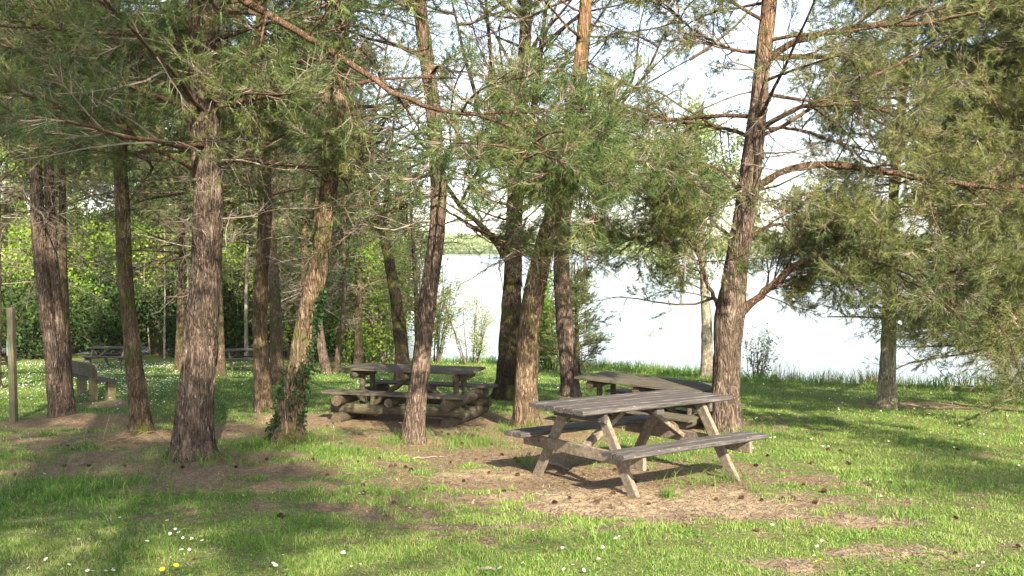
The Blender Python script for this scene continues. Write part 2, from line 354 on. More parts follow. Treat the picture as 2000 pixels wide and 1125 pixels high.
# ------------------------------------------------------------------ density of foliage by place (how leafy the branches are)
DG = np.array([[float(q) for q in r.split()] for r in '''
.9 .9 .9 1 1 .95 .8 .5 .35 .35 .4 .5 .45 .4 .5 .45 .35 .35 .5 .6
.9 .9 .9 1 1 1 .6 .3 .5 .3 .4 .5 .5 .3 .4 .45 .35 .4 .55 .65
.9 .9 .9 .9 1 .9 .6 .25 .4 .6 .8 .6 .3 .3 .4 .4 .4 .5 .6 .7
.8 .7 .8 .8 .9 .7 .6 .4 .5 .7 .9 .8 .6 .6 .6 .6 .6 .65 .75 .8
.5 .3 .4 .35 .4 .4 .5 .4 .2 .2 .5 .6 .75 .8 .7 .9 1 1 1 1
.1 .05 .05 .05 0 .1 .4 .05 0 0 0 .1 .5 .6 .35 .75 .9 1 1 1
0 0 0 0 0 0 .05 0 0 0 0 0 0 .12 .1 .25 .4 .55 .85 1
0 0 0 0 0 0 0 0 0 0 0 0 0 0 0 0 0 .05 .35 .8
0 0 0 0 0 0 0 0 0 0 0 0 0 0 0 0 0 0 0 0
0 0 0 0 0 0 0 0 0 0 0 0 0 0 0 0 0 0 0 0
0 0 0 0 0 0 0 0 0 0 0 0 0 0 0 0 0 0 0 0
0 0 0 0 0 0 0 0 0 0 0 0 0 0 0 0 0 0 0 0'''.strip().split('\n')])
def dens(P):
    u, v = proj(P)
    off = np.isnan(u) | (v < 0) | (u < -60) | (u > 2060)
    u = np.nan_to_num(u); v = np.nan_to_num(v)
    a = np.clip(u/100-.5, 0, 18.999); b = np.clip(v/100-.5, 0, 10.999)
    i = a.astype(int); j = b.astype(int); fa = a-i; fb = b-j
    d = (DG[j, i]*(1-fa)+DG[j, i+1]*fa)*(1-fb)+(DG[j+1, i]*(1-fa)+DG[j+1, i+1]*fa)*fb
    return np.where(off, .75, d), off

# ------------------------------------------------------------------ growth
def grow(S, D, L, K, wig, up=0.0, rng=RNG):
    S = np.atleast_2d(S).astype(float); D = norm(np.atleast_2d(D).astype(float)); L = np.asarray(L, float)*np.ones(len(S))
    pts = [S]; st = (L/(K-1))[:, None]
    for k in range(K-1):
        D = norm(D+rng.normal(0, wig, D.shape)+np.array([0, 0, up])); pts.append(pts[-1]+D*st)
    return np.stack(pts, 1)
def kids(P, n, tmin, tmax, amin, amax, flat=.4, rng=RNG):
    N_, K, _ = P.shape; idx = np.repeat(np.arange(N_), n)
    t = rng.uniform(tmin, tmax, len(idx)); s = t*(K-1); i = np.minimum(s.astype(int), K-2); f = (s-i)[:, None]
    pos = P[idx, i]*(1-f)+P[idx, i+1]*f; T = norm(P[idx, i+1]-P[idx, i])
    r = rng.normal(size=T.shape); r[:, 2] *= flat; pr = norm(r-(r*T).sum(1, keepdims=True)*T)
    a = rng.uniform(amin, amax, len(idx))[:, None]
    return idx, t, pos, norm(np.cos(a)*T+np.sin(a)*pr)
def taper(K, r0, r1=.2): return np.asarray(r0)[:, None]*np.linspace(1, r1, K)[None]
def needles(g, S, D, ln, n, nl, w, tint, rng=RNG):
    """S,D: shoots; each gets n needles fanned forward around its axis"""
    m = len(S)
    if m == 0: return
    S = np.repeat(S, n, 0); D = np.repeat(D, n, 0); tt = np.repeat(tint, n)+rng.normal(0, .09, m*n)
    S = S+D*(rng.uniform(0, 1, m*n)*np.repeat(ln, n))[:, None]
    r = norm(np.cross(D, rng.normal(size=D.shape))); a = rng.uniform(.3, 1.15, m*n)[:, None]
    nd = norm(np.cos(a)*D+np.sin(a)*r); L = (nl*rng.uniform(.7, 1.15, m*n))[:, None]
    sd = norm(np.cross(nd, rng.normal(size=D.shape)))*w/2
    V = np.stack([S-sd, S+sd, S+nd*L+np.array([0, 0, -.1])*L], 1)
    g.add(V, np.arange(3*m*n).reshape(-1, 3), np.repeat(np.clip(tt, 0, 1), 3))
def pine_foliage(gt, gn, P, y, leafy=1.0, n2_=None, tone=.4, rng=RNG, lenf=.42, prune=True, start=.25, size=1.0, bushy=7):
    """P: limbs [N,K,3] -> twigs into gt, needles into gn"""
    L = np.linalg.norm(np.diff(P, axis=1), axis=2).sum(1)
    nn = n2_ or max(4, int(L.mean()*6.5))
    idx, t, S, D = kids(P, nn, start, 1.0, .5, 1.15, .5, rng)
    l2 = L[idx]*lenf*(1.15-.75*t)*rng.uniform(.6, 1.25, len(idx)); l2 = np.clip(l2, .15, 1.1)*size
    P2 = grow(S, D, l2, 5, .16, .015, rng)
    n3 = bushy
    idx3, t3, S3, D3 = kids(P2, n3, .2, 1.0, .35, 1.0, .7, rng)
    if prune:
        d, off = dens(S3)
    else:
        d = np.full(len(S3), .8); off = np.ones(len(S3), bool)
    clump = .55+.9*vnoise(S3*2.1, 5)
    keep = rng.uniform(size=len(S3)) < d*leafy*clump*1.25
    d2, off2 = dens(P2[:, 2]) if prune else (np.full(len(P2), .8), np.ones(len(P2), bool))
    k2 = (d2 > .04) | (rng.uniform(size=len(P2)) < .12)
    tubes(gt, P2[k2], taper(5, (.0035+.006*l2)[k2], .3), 3, rng.uniform(.1, .7, k2.sum()))
    keep &= k2[idx3]
    # bare twigs remain where needles were lost
    bare_ = (~keep) & (rng.uniform(size=len(S3)) < .35) & k2[idx3] & (~off)
    for sel in (keep, bare_):
        if sel.any():
            l3 = rng.uniform(.08, .24, sel.sum())*size
            P3 = grow(S3[sel], D3[sel], l3, 3, .12, .05, rng)
            tubes(gt, P3, taper(3, np.full(len(P3), .0028), .6), 3, rng.uniform(.3, 1.0, len(P3)))
            if sel is keep:
                Ss, Ds = P3[:, 1], norm(P3[:, 2]-P3[:, 1]); ln = l3*.6+.05; of = off[sel]
                tn = np.clip(tone+.5*(vnoise(Ss*1.3, 9)-.5)+rng.normal(0, .13, len(Ss)), 0, 1)
                yy = float(np.median(P[..., 1]))
                if (~of).any(): needles(gn, Ss[~of], Ds[~of], ln[~of], 26, .078, .0026+.00028*max(y, 0), tn[~of], rng)
                if of.any(): needles(gn, Ss[of], Ds[of], ln[of], 7, .12, .014, tn[of], rng)
def trunk_mesh(P, R, S=28, K=None, rough=.12, seed=0, flare=True):
    """P: path points, R radii -> lumpy bark stem"""
    P = np.array(P, float); R = np.array(R, float)
    s = np.concatenate([[0], np.cumsum(np.linalg.norm(np.diff(P, axis=0), axis=1))]); K = K or int(s[-1]/.09)
    # denser sampling low down
    q = s[-1]*np.linspace(0, 1, K)**1.25
    pp = np.stack([np.interp(q, s, P[:, i]) for i in range(3)], -1)
    # smooth the path
    for _ in range(max(3, K//14)):
        pp[1:-1] = (pp[:-2]+2*pp[1:-1]+pp[2:])/4
    rr = np.interp(q, s, R)
    if flare: rr = rr*(1+.65*np.exp(-q/.14)+.12*np.exp(-q/.7))
    a = np.arange(S)*2*PI/S
    cy = np.stack([np.cos(a)[None]*np.ones((K, 1)), np.sin(a)[None]*np.ones((K, 1)), q[:, None]*np.ones((1, S))], -1)
    lump = (fbm(cy*np.array([1.1, 1.1, 1.3])+seed*9.1, 3, seed)-.5)*.55
    rid = np.abs(fbm(cy*np.array([5.5, 5.5, 2.6])+seed*3.3, 3, seed+3)-.5)*2
    fl = np.exp(-q/.22)[:, None]*.35*(vnoise(cy*np.array([2.0, 2.0, .1])+seed, seed)-.4) if flare else 0
    rad = rr[:, None]*(1+lump*.5+rough*(np.minimum(rid*3.2, 1)-.7)+fl)
    V = np.stack([pp[:, None, 0]+rad*np.cos(a), pp[:, None, 1]+rad*np.sin(a), pp[:, None, 2]+0*rad], -1)
    k, s_ = np.meshgrid(np.arange(K-1), np.arange(S), indexing='ij'); b = k*S
    g = Geo(); g.add(V, np.stack([b+s_, b+(s_+1) % S, b+S+(s_+1) % S, b+S+s_], -1).reshape(-1, 4))
    return g, pp, rr
def path_px(pts, y, lean=0, top=13.0, keep=True):
    """stem path from picture points at depth y, extended up to height top; first point is snapped to the ground"""
    out = [at(u, v, y+lean*i) for i, (u, v) in enumerate(pts)]
    b = out[0]; g0 = gz(b[0], b[1]); out[0][2] = g0-.12
    if top and out[-1][2]-g0 < top:
        d = norm(out[-1]-out[-2]) if len(out) > 1 else np.array([0, 0, 1.])
        d = norm(d*.6+np.array([0, 0, .6])); Lr = top-(out[-1][2]-g0); out.append(out[-1]+d*Lr*.5+RNG.normal(0, .1, 3)); out.append(out[-1]+norm(d+np.array([0, 0, .4]))*Lr*.5)
    return np.array(out)
def pine(label, name, pts, w, barkm='bark_pine', needle='needle', hmin=2.6, top=12., limbs=44, llen=2.3, lean=0, leafy=1., dead=14, tone=.4, group=None, y=None, seed=1,
         traced=(), S=28, rough=.12, azbias=None, extra=None, wtop=None, moss=False, cat='pine tree', dlen=1.3, bushy=12, twin=None):
    rng = np.random.default_rng(seed)
    bx, by = base(*pts[0]) if y is None else (0, y)
    by = by if y is None else y
    P = path_px(pts, by, lean, top)
    h = P[:, 2]-P[0, 2]
    r0 = w/F*by/2; R = r0*(1-.78*np.clip(h/top, 0, 1)**.9)
    if wtop:  # (v-of-picture, width) control
        R = np.interp(h, [0]+[a for a, b in wtop]+[top], [r0]+[b/F*by/2 for a, b in wtop]+[.03])
    root = empty(name, P[0]+np.array([0, 0, .12])); tag(root, label, cat, group)
    off = np.array(root.location)
    g, pp, rr = trunk_mesh(P, R, S, None, rough, seed)
    if twin:
        P2_ = P.copy(); P2_[:, 0] += np.linspace(twin, twin*1.9, len(P)); P2_[:, 1] += .06; g2, _, _ = trunk_mesh(P2_, R*.72, S, None, rough, seed+77); g.add(np.concatenate(g2.v), np.concatenate(g2.f[4]))
    shift(g, off).build('trunk', M[barkm], root, smooth=True)
    gl, gt, gn = Geo(), Geo(), Geo()
    hh = pp[:, 2]-P[0, 2]
    def onstem(hq): return np.stack([np.interp(hq, hh, pp[:, i]) for i in range(3)], -1)
    # live limbs
    if limbs:
        hq = np.sort(rng.uniform(0, 1, limbs))**.9*(top-hmin-.3)+hmin
        az = rng.uniform(0, 2*PI, limbs)
        if azbias is not None: az = np.where(rng.uniform(size=limbs) < .55, rng.normal(azbias, .7, limbs), az)
        Ls = llen*(1-.62*((hq-hmin)/(top-hmin)))*rng.uniform(.6, 1.2, limbs)
        el = rng.uniform(-.12, .4, limbs)
        D = np.stack([np.cos(az)*np.cos(el), np.sin(az)*np.cos(el), np.sin(el)], -1)
        # limbs that would hang where the photo has open lake are self-pruned
        Pl = grow(onstem(hq), D, Ls, 8, .10, -.015, rng)
        dd, _ = dens(Pl[:, 5]); ok = (dd > .03)
        Pl, Ls = Pl[ok], Ls[ok]
        tubes(gl, Pl, taper(8, .006+.009*Ls, .3), 6, rng.uniform(.3, .7, len(Pl)))
        pine_foliage(gt, gn, Pl, by, leafy, None, tone, rng, bushy=bushy)
    if dead:
        hq = rng.uniform(.5 if hmin > 2 else 1., 1, dead)*(hmin+1.2); az = rng.uniform(0, 2*PI, dead)
        el = rng.uniform(-.3, .35, dead); Ld = rng.uniform(.3, dlen, dead)
        Pd = grow(onstem(hq), np.stack([np.cos(az), np.sin(az), np.sin(el)], -1), Ld, 7, .16, -.03, rng)
        dd, _ = dens(Pd[:, 4]); ok = (dd > .02) | (rng.uniform(size=dead) < .2)
        Pd, Ld = Pd[ok], Ld[ok]
        if len(Pd):
            tubes(gt, Pd, taper(7, .004+.006*Ld, .3), 4, rng.uniform(.3, 1, len(Pd)))
            i2, t2, S2, D2 = kids(Pd, 7, .15, 1, .4, 1.2, .8, rng); P2 = grow(S2, D2, rng.uniform(.15, .6, len(S2)), 5, .25, -.03, rng)
            tubes(gt, P2, taper(5, np.full(len(P2), .0035), .4), 3, rng.uniform(.3, 1, len(P2)))
            i3, t3, S3, D3 = kids(P2, 4, .1, 1, .4, 1.2, .8, rng); P3 = grow(S3, D3, rng.uniform(.06, .25, len(S3)), 4, .25, 0, rng)
            tubes(gt, P3, taper(4, np.full(len(P3), .002), .5), 3, rng.uniform(.4, 1, len(P3)))
    for q, (lp, r0_, r1_, n_, leaf_) in enumerate(traced):
        A = np.array([at(*p) for p in lp]); s = np.concatenate([[0], np.cumsum(np.linalg.norm(np.diff(A, axis=0), axis=1))]); qq = np.linspace(0, s[-1], 22)
        B = np.stack([np.interp(qq, s, A[:, i]) for i in range(3)], -1)
        for _ in range(2): B[1:-1] = (B[:-2]+2*B[1:-1]+B[2:])/4
        B[1:-1] += rng.normal(0, .008, (20, 3))
        gg = Geo(); tubes(gg, B[None], np.linspace(r0_, r1_, 22)[None]*(1+rng.normal(0, .05, (1, 22))), 10)
        shift(gg, off).build('limb', M['limb'], root, smooth=True)
        # side limbs off the traced limb
        if n_:
            i2, t2, S2, D2 = kids(B[None], n_, .2, 1, .4, 1.2, .5, rng)
            Ls = rng.uniform(.5, 1.3, n_)*(1.1-.4*t2)*1.2; P2 = grow(S2, D2, Ls, 7, .13, -.02, rng)
            tubes(gl, P2, taper(7, .006+.006*Ls, .35), 5, rng.uniform(.3, .7, n_))
            pine_foliage(gt, gn, P2, by, leafy*leaf_, None, tone, rng, size=.9, bushy=bushy)
    if extra: extra(gl, gt, gn, onstem, rng, by)
    if gl.n: shift(gl, off).build('branches', M['limb'], root, smooth=True)
    if gt.n: shift(gt, off).build('twigs', M['twig'], root)
    if gn.n: shift(gn, off).build('crown', M[needle], root)
    return root
def leaves(g, S, size, tone, rng, spread=.05, n=1, nd=None):
    S = np.repeat(S, n, 0)+rng.normal(0, spread, (len(S)*n, 3)); m = len(S)
    d1 = norm(rng.normal(size=(m, 3))+np.array([0, 0, -.3])); d2 = norm(np.cross(d1, rng.normal(size=(m, 3))))
    s = (size*rng.uniform(.6, 1.2, m))[:, None]
    V = np.stack([S, S+d1*s*.5+d2*s*.33, S+d1*s, S+d1*s*.5-d2*s*.33], 1)
    tt = np.clip(tone+.5*(vnoise(S*.9, 3)-.5)+rng.normal(0, .12, m), 0, 1)
    g.add(V, np.arange(4*m).reshape(-1, 4), np.repeat(tt, 4))
def broadleaf(label, name, x, y, h, r, crown_r, hmin=.25, leaf='leaf', bk='bark_dark', nl=9, nb=16, size=.09, tone=.5, seed=1, group=None, path=None, leafy=1, cat='tree', w=None, up=.05, lv3=9, prune=False, blen=None, twr=.004, pruneleaf=False, forks=()):
    rng = np.random.default_rng(seed)
    if path is None:
        z0 = gz(x, y); P = np.array([(x, y, z0-.15), (x+rng.normal(0, .02*h), y, z0+h*.35), (x+rng.normal(0, .04*h), y+rng.normal(0, .03*h), z0+h*.7), (x+rng.normal(0, .05*h), y, z0+h)])
    else: P = path; x, y = P[0, 0], P[0, 1]; z0 = P[0, 2]+.12
    root = empty(name, (x, y, z0)); tag(root, label, cat, group); off = np.array(root.location)
    hq_ = P[:, 2]-P[0, 2]; R = r*(1-.9*np.clip(hq_/h, 0, 1)**.55*(.8 if h > 11 and r > .15 and y < 20 else 1)) if y < 20 else r*(1-.85*np.clip(hq_/h, 0, 1)); g, pp, rr = trunk_mesh(P, np.maximum(R, .012), 14 if y > 20 else 26, 90 if path is not None else 26, .1, seed, flare=r > .06)
    for fp, fr in forks:
        g2, _, _ = trunk_mesh(fp, np.linspace(fr, fr*.3, len(fp)), 12, 50, .1, seed+5, False)
        for a_, t_ in zip(g2.v, g2.t): pass
        g.add(np.concatenate(g2.v), np.concatenate(g2.f[4]))
    shift(g, off).build('trunk', M[bk], root, smooth=True)
    gt, gn = Geo(), Geo(); hh = pp[:, 2]-P[0, 2]
    hq = rng.uniform(hmin, .98, nb)*h; S = np.stack([np.interp(hq, hh, pp[:, i]) for i in range(3)], -1)
    if forks:
        k = rng.integers(0, len(forks), nb//2); tq = rng.uniform(.1, 1, nb//2)
        for q in range(nb//2):
            fp = np.array(forks[k[q]][0]); i_ = min(int(tq[q]*(len(fp)-1)), len(fp)-2); f_ = tq[q]*(len(fp)-1)-i_; S[q] = fp[i_]*(1-f_)+fp[i_+1]*f_
    az = rng.uniform(0, 2*PI, nb); el = rng.uniform(.1, .9, nb)
    L = (blen or crown_r)*rng.uniform(.6, 1.15, nb)*np.sin(np.clip((hq/h-hmin)/(1-hmin)*.8+.25, 0, 1)*PI)**.5
    P1 = grow(S, np.stack([np.cos(az)*np.cos(el), np.sin(az)*np.cos(el), np.sin(el)], -1), L, 8, .12, up, rng)
    tubes(gt, P1, taper(8, .006+.011*L*min(1, r/.1), .25), 4, rng.uniform(.0, .5, nb))
    i2, t2, S2, D2 = kids(P1, nl, .15, 1, .3, 1., .8, rng); L2 = L[i2]*.5*(1.2-.7*t2)*rng.uniform(.6, 1.2, len(i2)); P2 = grow(S2, D2, L2, 6, .15, .02, rng)
    if prune:
        d, o = dens(P2[:, 4]); k = (d > .05) | o; P2, L2 = P2[k], L2[k]
    tubes(gt, P2, taper(6, .003+.005*L2, .3)+twr*.2, 3, rng.uniform(.0, .5, len(P2)))
    i3, t3, S3, D3 = kids(P2, lv3, .1, 1, .3, 1., .9, rng); P3 = grow(S3, D3, rng.uniform(.15, .6, len(S3))*min(1.3, crown_r/2), 4, .15, 0, rng)
    tubes(gt, P3, taper(4, np.full(len(P3), twr*.6), .5), 3, rng.uniform(.0, .6, len(P3)))
    if leafy > 0:
        for k in (1, 2, 3):
            m = rng.uniform(size=len(P3)) < leafy
            leaves(gn, P3[m, k], size, tone, rng, .05*crown_r/2+.03, max(1, int(2*min(leafy, 2))))
    shift(gt, off).build('branches', M['twig'], root)
    if gn.n: shift(gn, off).build('crown', M[leaf], root)
    return root
def bush(label, name, x, y, h, rad, leaf='leaf_dk', stems=9, size=.07, n=2500, tone=.5, seed=1, group=None, bk='twig', cat='bush'):
    rng = np.random.default_rng(seed); z0 = gz(x, y); root = empty(name, (x, y, z0)); tag(root, label, cat, group); off = np.array(root.location)
    gt, gn = Geo(), Geo(); az = rng.uniform(0, 2*PI, stems); tl = rng.uniform(.1, .6, stems)*min(1, rad/h+.2)
    S = np.array([x, y, z0])+np.stack([np.cos(az)*rad*.25, np.sin(az)*rad*.25, 0*az-.05], -1)
    P1 = grow(S, np.stack([np.cos(az)*tl, np.sin(az)*tl, 1+0*az], -1), h*rng.uniform(.65, 1.05, stems), 9, .07, 0, rng)
    tubes(gt, P1, taper(9, np.full(stems, .006+.006*h), .3), 4, rng.uniform(0, .6, stems))
    i2, t2, S2, D2 = kids(P1, 9, .1, 1, .4, 1.2, .8, rng); P2 = grow(S2, D2, rad*.6*rng.uniform(.4, 1.2, len(S2)), 5, .15, .03, rng)
    tubes(gt, P2, taper(5, np.full(len(P2), .004+.002*h), .4), 3, rng.uniform(0, .7, len(P2)))
    k = rng.integers(0, len(P2), n); s = rng.uniform(.2, 4, n); i = np.minimum(s.astype(int), 3); f = (s-i)[:, None]
    leaves(gn, P2[k, i]*(1-f)+P2[k, i+1]*f, size, tone, rng, rad*.09+.02)
    shift(gt, off).build('stems', M['twig'], root); shift(gn, off).build('foliage', M[leaf], root)
    return root

# ------------------------------------------------------------------ pines of the picture
G = 'pines in the picnic clearing'
def trees():
    pine('thick pine with deeply cracked bark, the widest trunk left of the clearing', 'pine_tree', [(372, 890), (380, 800), (390, 700), (397, 600), (403, 500), (406, 400), (402, 280), (396, 120), (392, -60)], 70, hmin=3.1, limbs=60, llen=2.6,
         dead=22, seed=3, top=8.2, S=64, rough=.17, group=G, leafy=.85, bushy=13, wtop=[(.5, 68), (1.6, 58), (2.6, 56), (4.5, 48)],
         traced=[([(397, -70, 9.1), (450, -10, 8.9), (530, 30, 8.7), (600, 75, 8.5), (680, 120, 8.3), (760, 178, 8.2), (830, 210, 8.0), (880, 222, 7.8), (940, 222, 7.6), (1000, 245, 7.3), (1025, 262, 7.2)], .045, .012, 13, .6),
                 ([(400, 345, 9.1), (360, 318, 8.8), (300, 290, 8.5), (230, 240, 8.2), (160, 215, 7.9), (90, 208, 7.6)], .028, .01, 10, 1),
                 ([(408, 500, 9.2), (350, 505, 9.6), (310, 515, 9.8)], .014, .006, 0, 1)])
    pine('leaning pine at far left with fused double trunk', 'pine_tree', [(117, 812), (103, 700), (90, 600), (77, 480), (70, 350), (67, 200), (67, 0)], 31, 'bark_pine', hmin=4.0, limbs=46, llen=2.5, dead=30, seed=4, top=7.6, twin=.11, group=G, leafy=.85, bushy=13, wtop=[(1.5, 28), (3.5, 24), (6, 19)], dlen=1.8)
    pine('slender dark pine close behind the fused double trunk', 'pine_tree', [(133, 786), (128, 650), (122, 500), (122, 350), (118, 100)], 20, 'bark_pine2', hmin=4.6, limbs=34, llen=2.2, dead=18, leafy=.85, bushy=13, seed=5, top=8.0, group=G)
    pine('pine with yellow moss patches on its slim trunk, beside the backed bench', 'pine_tree', [(278, 842), (265, 740), (252, 620), (243, 520), (240, 420), (234, 300), (226, 100), (224, 0)], 36, 'bark_pine2', hmin=3.3, limbs=44, llen=2.3, dead=22, seed=6, top=7.4, group=G, leafy=.85, bushy=13, wtop=[(1.2, 30), (4, 24), (7, 18)])
    pine('straight tan pine left of the ivy covered trunk', 'pine_tree', [(517, 806), (510, 720), (508, 620), (512, 520), (519, 420), (517, 300), (512, 150), (508, 0)], 31, 'bark_brown', hmin=3.4, limbs=44, llen=2.2, dead=20, seed=7, top=8.0, group=G, leafy=.85, bushy=13, wtop=[(1.5, 28), (4, 26), (7, 18)])
    pine('dark pine just behind the straight tan pine', 'pine_tree', [(543, 752), (539, 650), (535, 540), (528, 400), (530, 200)], 27, 'bark_pine2', hmin=4.6, limbs=34, llen=2.3, dead=20, leafy=.85, bushy=13, seed=8, top=8.5, group=G)
    pine('leaning pine with ivy climbing its trunk', 'pine_tree', [(556, 857), (570, 780), (588, 700), (600, 620), (617, 540), (634, 440), (648, 330), (658, 220), (667, 100), (672, -10)], 52, 'bark_brown', hmin=3.4, limbs=46, llen=2.1, dead=18, seed=9, top=9.0, group=G, leafy=.85, bushy=13, wtop=[(.8, 44), (1.7, 40), (2.6, 36), (4.5, 28)], S=44, rough=.14)
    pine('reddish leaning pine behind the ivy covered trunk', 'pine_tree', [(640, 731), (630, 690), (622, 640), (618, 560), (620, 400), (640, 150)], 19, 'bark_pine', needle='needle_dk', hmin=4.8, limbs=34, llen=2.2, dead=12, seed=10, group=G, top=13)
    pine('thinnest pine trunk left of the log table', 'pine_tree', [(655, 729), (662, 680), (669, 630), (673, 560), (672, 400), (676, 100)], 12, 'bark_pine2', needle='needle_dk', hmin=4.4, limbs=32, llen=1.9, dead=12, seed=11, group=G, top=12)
    pine('pine standing directly in front of the log picnic table', 'pine_tree', [(806, 860), (812, 790), (822, 720), (830, 640), (838, 560), (852, 470), (858, 400), (853, 310), (845, 200), (832, 100), (818, 0)], 37, 'bark_pine', hmin=3.2, limbs=40, llen=1.9, dead=18, seed=12, group=G, S=44, rough=.14, wtop=[(.8, 35), (1.6, 34), (3.6, 30), (5, 26)], dlen=1.2,
         traced=[([(855, 330, 10.3), (880, 300, 9.6), (905, 290, 8.8), (940, 310, 8.0)], .02, .008, 9, 1),
                 ([(846, 210, 10.3), (800, 200, 10.2), (750, 230, 10.1), (700, 280, 10.0)], .02, .007, 12, .9),
                 ([(858, 400, 10.3), (900, 430, 10.2), (950, 470, 10.2), (1000, 490, 10.2)], .014, .005, 8, .8),
                 ([(856, 380, 10.3), (810, 390, 10.6), (760, 420, 11)], .014, .005, 8, 1)])
    pine('tan pine beside the left bench of the near picnic table', 'pine_tree', [(1027, 832), (1026, 760), (1030, 690), (1036, 620), (1049, 540), (1066, 470), (1088, 390), (1106, 300), (1122, 220), (1134, 120), (1145, 0)], 48, 'bark_brown', hmin=2.9, limbs=46, llen=2.0, dead=22, seed=13, group=G, S=48, rough=.12, wtop=[(.8, 44), (1.7, 44), (2.4, 40), (3.2, 32), (5, 26)], dlen=1.6, leafy=.85,
         traced=[([(1115, 250, 11.3), (1095, 240, 10.2), (1070, 250, 9.0), (1040, 280, 7.8), (1010, 330, 7.0)], .022, .008, 15, 1.2),
                 ([(1120, 300, 11.3), (1135, 290, 10.0), (1140, 300, 8.6), (1150, 330, 7.6)], .02, .008, 13, 1.3),
                 ([(1110, 280, 11.3), (1090, 270, 10), (1070, 290, 8.8), (1060, 320, 8.0)], .018, .007, 8, 1.3),
                 ([(1100, 345, 11.3), (1070, 390, 10.6), (1020, 430, 10.2), (975, 440, 9.9)], .016, .006, 6, 1),
                 ([(1128, 150, 11.4), (1080, 130, 10.5), (1010, 140, 9.6), (950, 190, 9.0)], .018, .007, 9, 1.1),
                 ([(1130, 230, 11.4), (1180, 260, 10.6), (1230, 310, 9.8), (1260, 380, 9.2)], .018, .007, 9, 1.1),
                 ([(1140, 190, 11.6), (1200, 200, 11.8), (1290, 228, 12.0), (1400, 248, 12.2), (1460, 262, 12.3)], .03, .014, 6, .5)])
    pine('reddish pine behind the near picnic table, right of the tan pine', 'pine_tree', [(1117, 772), (1110, 700), (1102, 620), (1096, 540), (1097, 460), (1110, 350), (1130, 220), (1143, 60)], 36, 'bark_pine', hmin=4.6, limbs=26, llen=1.9, dead=16, seed=14, group=G, wtop=[(2, 32), (4, 29)])
    pine('big pine forking at chest height with long arching limbs, right of the tables', 'pine_tree', [(1418, 840), (1417, 760), (1420, 690), (1425, 620), (1434, 540), (1448, 460), (1460, 380), (1468, 320), (1476, 250), (1487, 150), (1497, 60), (1505, -10)], 56, 'bark_pine', needle='needle_ol', hmin=3.6, limbs=46, llen=2.6, dead=24, seed=15, group=G, S=56, rough=.12, tone=.45,
         wtop=[(.6, 50), (1.2, 51), (1.55, 58), (1.8, 48), (3, 42), (4.2, 34), (5.6, 28)], leafy=1.15, dlen=1.8, bushy=12,
         traced=[([(1432, 622, 11.2), (1460, 598, 11.2), (1500, 566, 11.1), (1540, 530, 11.0), (1578, 502, 10.8), (1620, 515, 10.6), (1675, 540, 10.4)], .062, .02, 20, 1.2),
                 ([(1580, 500, 10.8), (1660, 498, 10.4), (1760, 515, 10.1), (1850, 540, 9.8), (1940, 580, 9.5), (2010, 620, 9.3)], .035, .014, 26, 1.3),
                 ([(1415, 620, 11.2), (1400, 590, 11.1), (1380, 555, 11.0), (1368, 515, 10.9), (1358, 470, 10.8), (1330, 440, 10.8)], .032, .012, 14, 1.1),
                 ([(1478, 365, 11.2), (1520, 338, 11.1), (1570, 322, 11.0), (1650, 322, 10.9), (1740, 340, 10.7), (1820, 352, 10.5), (1920, 365, 10.3), (2040, 366, 10.1)], .048, .024, 16, .9),
                 ([(1490, 250, 11.2), (1520, 230, 11.0), (1560, 208, 10.8), (1620, 203, 10.6), (1695, 207, 10.4), (1760, 230, 10.1)], .035, .014, 12, 1),
                 ([(1490, 250, 11.2), (1560, 250, 11.4), (1640, 280, 11.7), (1720, 330, 12.0), (1790, 352, 12.2)], .022, .01, 7, .7),
                 ([(1508, 108, 11.2), (1550, 82, 11.1), (1620, 62, 11.0), (1700, 48, 10.9), (1800, 48, 10.8), (1920, 20, 10.6)], .045, .02, 12, 1),
                 ([(1508, 112, 11.2), (1570, 112, 11.3), (1650, 108, 11.5), (1720, 104, 11.7)], .04, .018, 8, .8),
                 ([(1480, 102, 11.2), (1430, 98, 11.3), (1390, 80, 11.4), (1350, 55, 11.5), (1310, 20, 11.6)], .026, .01, 15, .9),
                 ([(1462, 268, 11.2), (1420, 250, 11.4), (1380, 246, 11.6), (1330, 240, 11.8), (1250, 225, 12.2)], .026, .01, 15, .9),
                 ([(1445, 372, 11.2), (1410, 330, 11.0), (1370, 320, 10.8), (1320, 350, 10.6), (1260, 400, 10.5)], .02, .008, 18, 1.2),
                 ([(1440, 470, 11.2), (1400, 440, 11.2), (1340, 440, 11.3), (1270, 460, 11.4), (1200, 470, 11.5)], .024, .008, 16, 1.1),
                 ([(1440, 480, 11.2), (1500, 440, 11.0), (1580, 440, 10.8), (1680, 470, 10.6)], .024, .008, 16, 1.2)])
    pine('small pine on the lawn near the lake edge at right, with a broad low crown', 'pine_tree', [(1732, 793), (1733, 720), (1736, 640), (1738, 560), (1742, 450), (1750, 300)], 33, 'bark_pale', needle='needle_ol', hmin=2.1, limbs=90, llen=2.6, dead=12, seed=16, group=G, top=7.5, leafy=1.5, tone=.45, bushy=15)  # pale bark stands in for sunlight on this shaded trunk
    for (u, y, sd, lb) in ((2130, 12.6, 17, 'pine at the right edge whose olive boughs hang to the grass'), (2060, 17.5, 18, 'pine beyond the right edge of the lawn by the lake bank')):
        pine(lb, 'pine_tree', [(u, 700), (u+10, 500), (u, 300)], 40, 'bark_brown', needle='needle_ol', hmin=.9, limbs=120, llen=3.3, dead=6, seed=sd, group=G, top=9, leafy=1.25, tone=.55, y=y, azbias=PI, bushy=13)
    pine('pinkish straight pine trunk at the edge of the left wood', 'pine_tree', [(303, 692), (307, 600), (311, 500), (314, 400), (318, 200)], 19, 'bark_pink', needle='needle', hmin=9, limbs=40, llen=3.4, dead=16, seed=19, group=G, top=18, dlen=2.2)
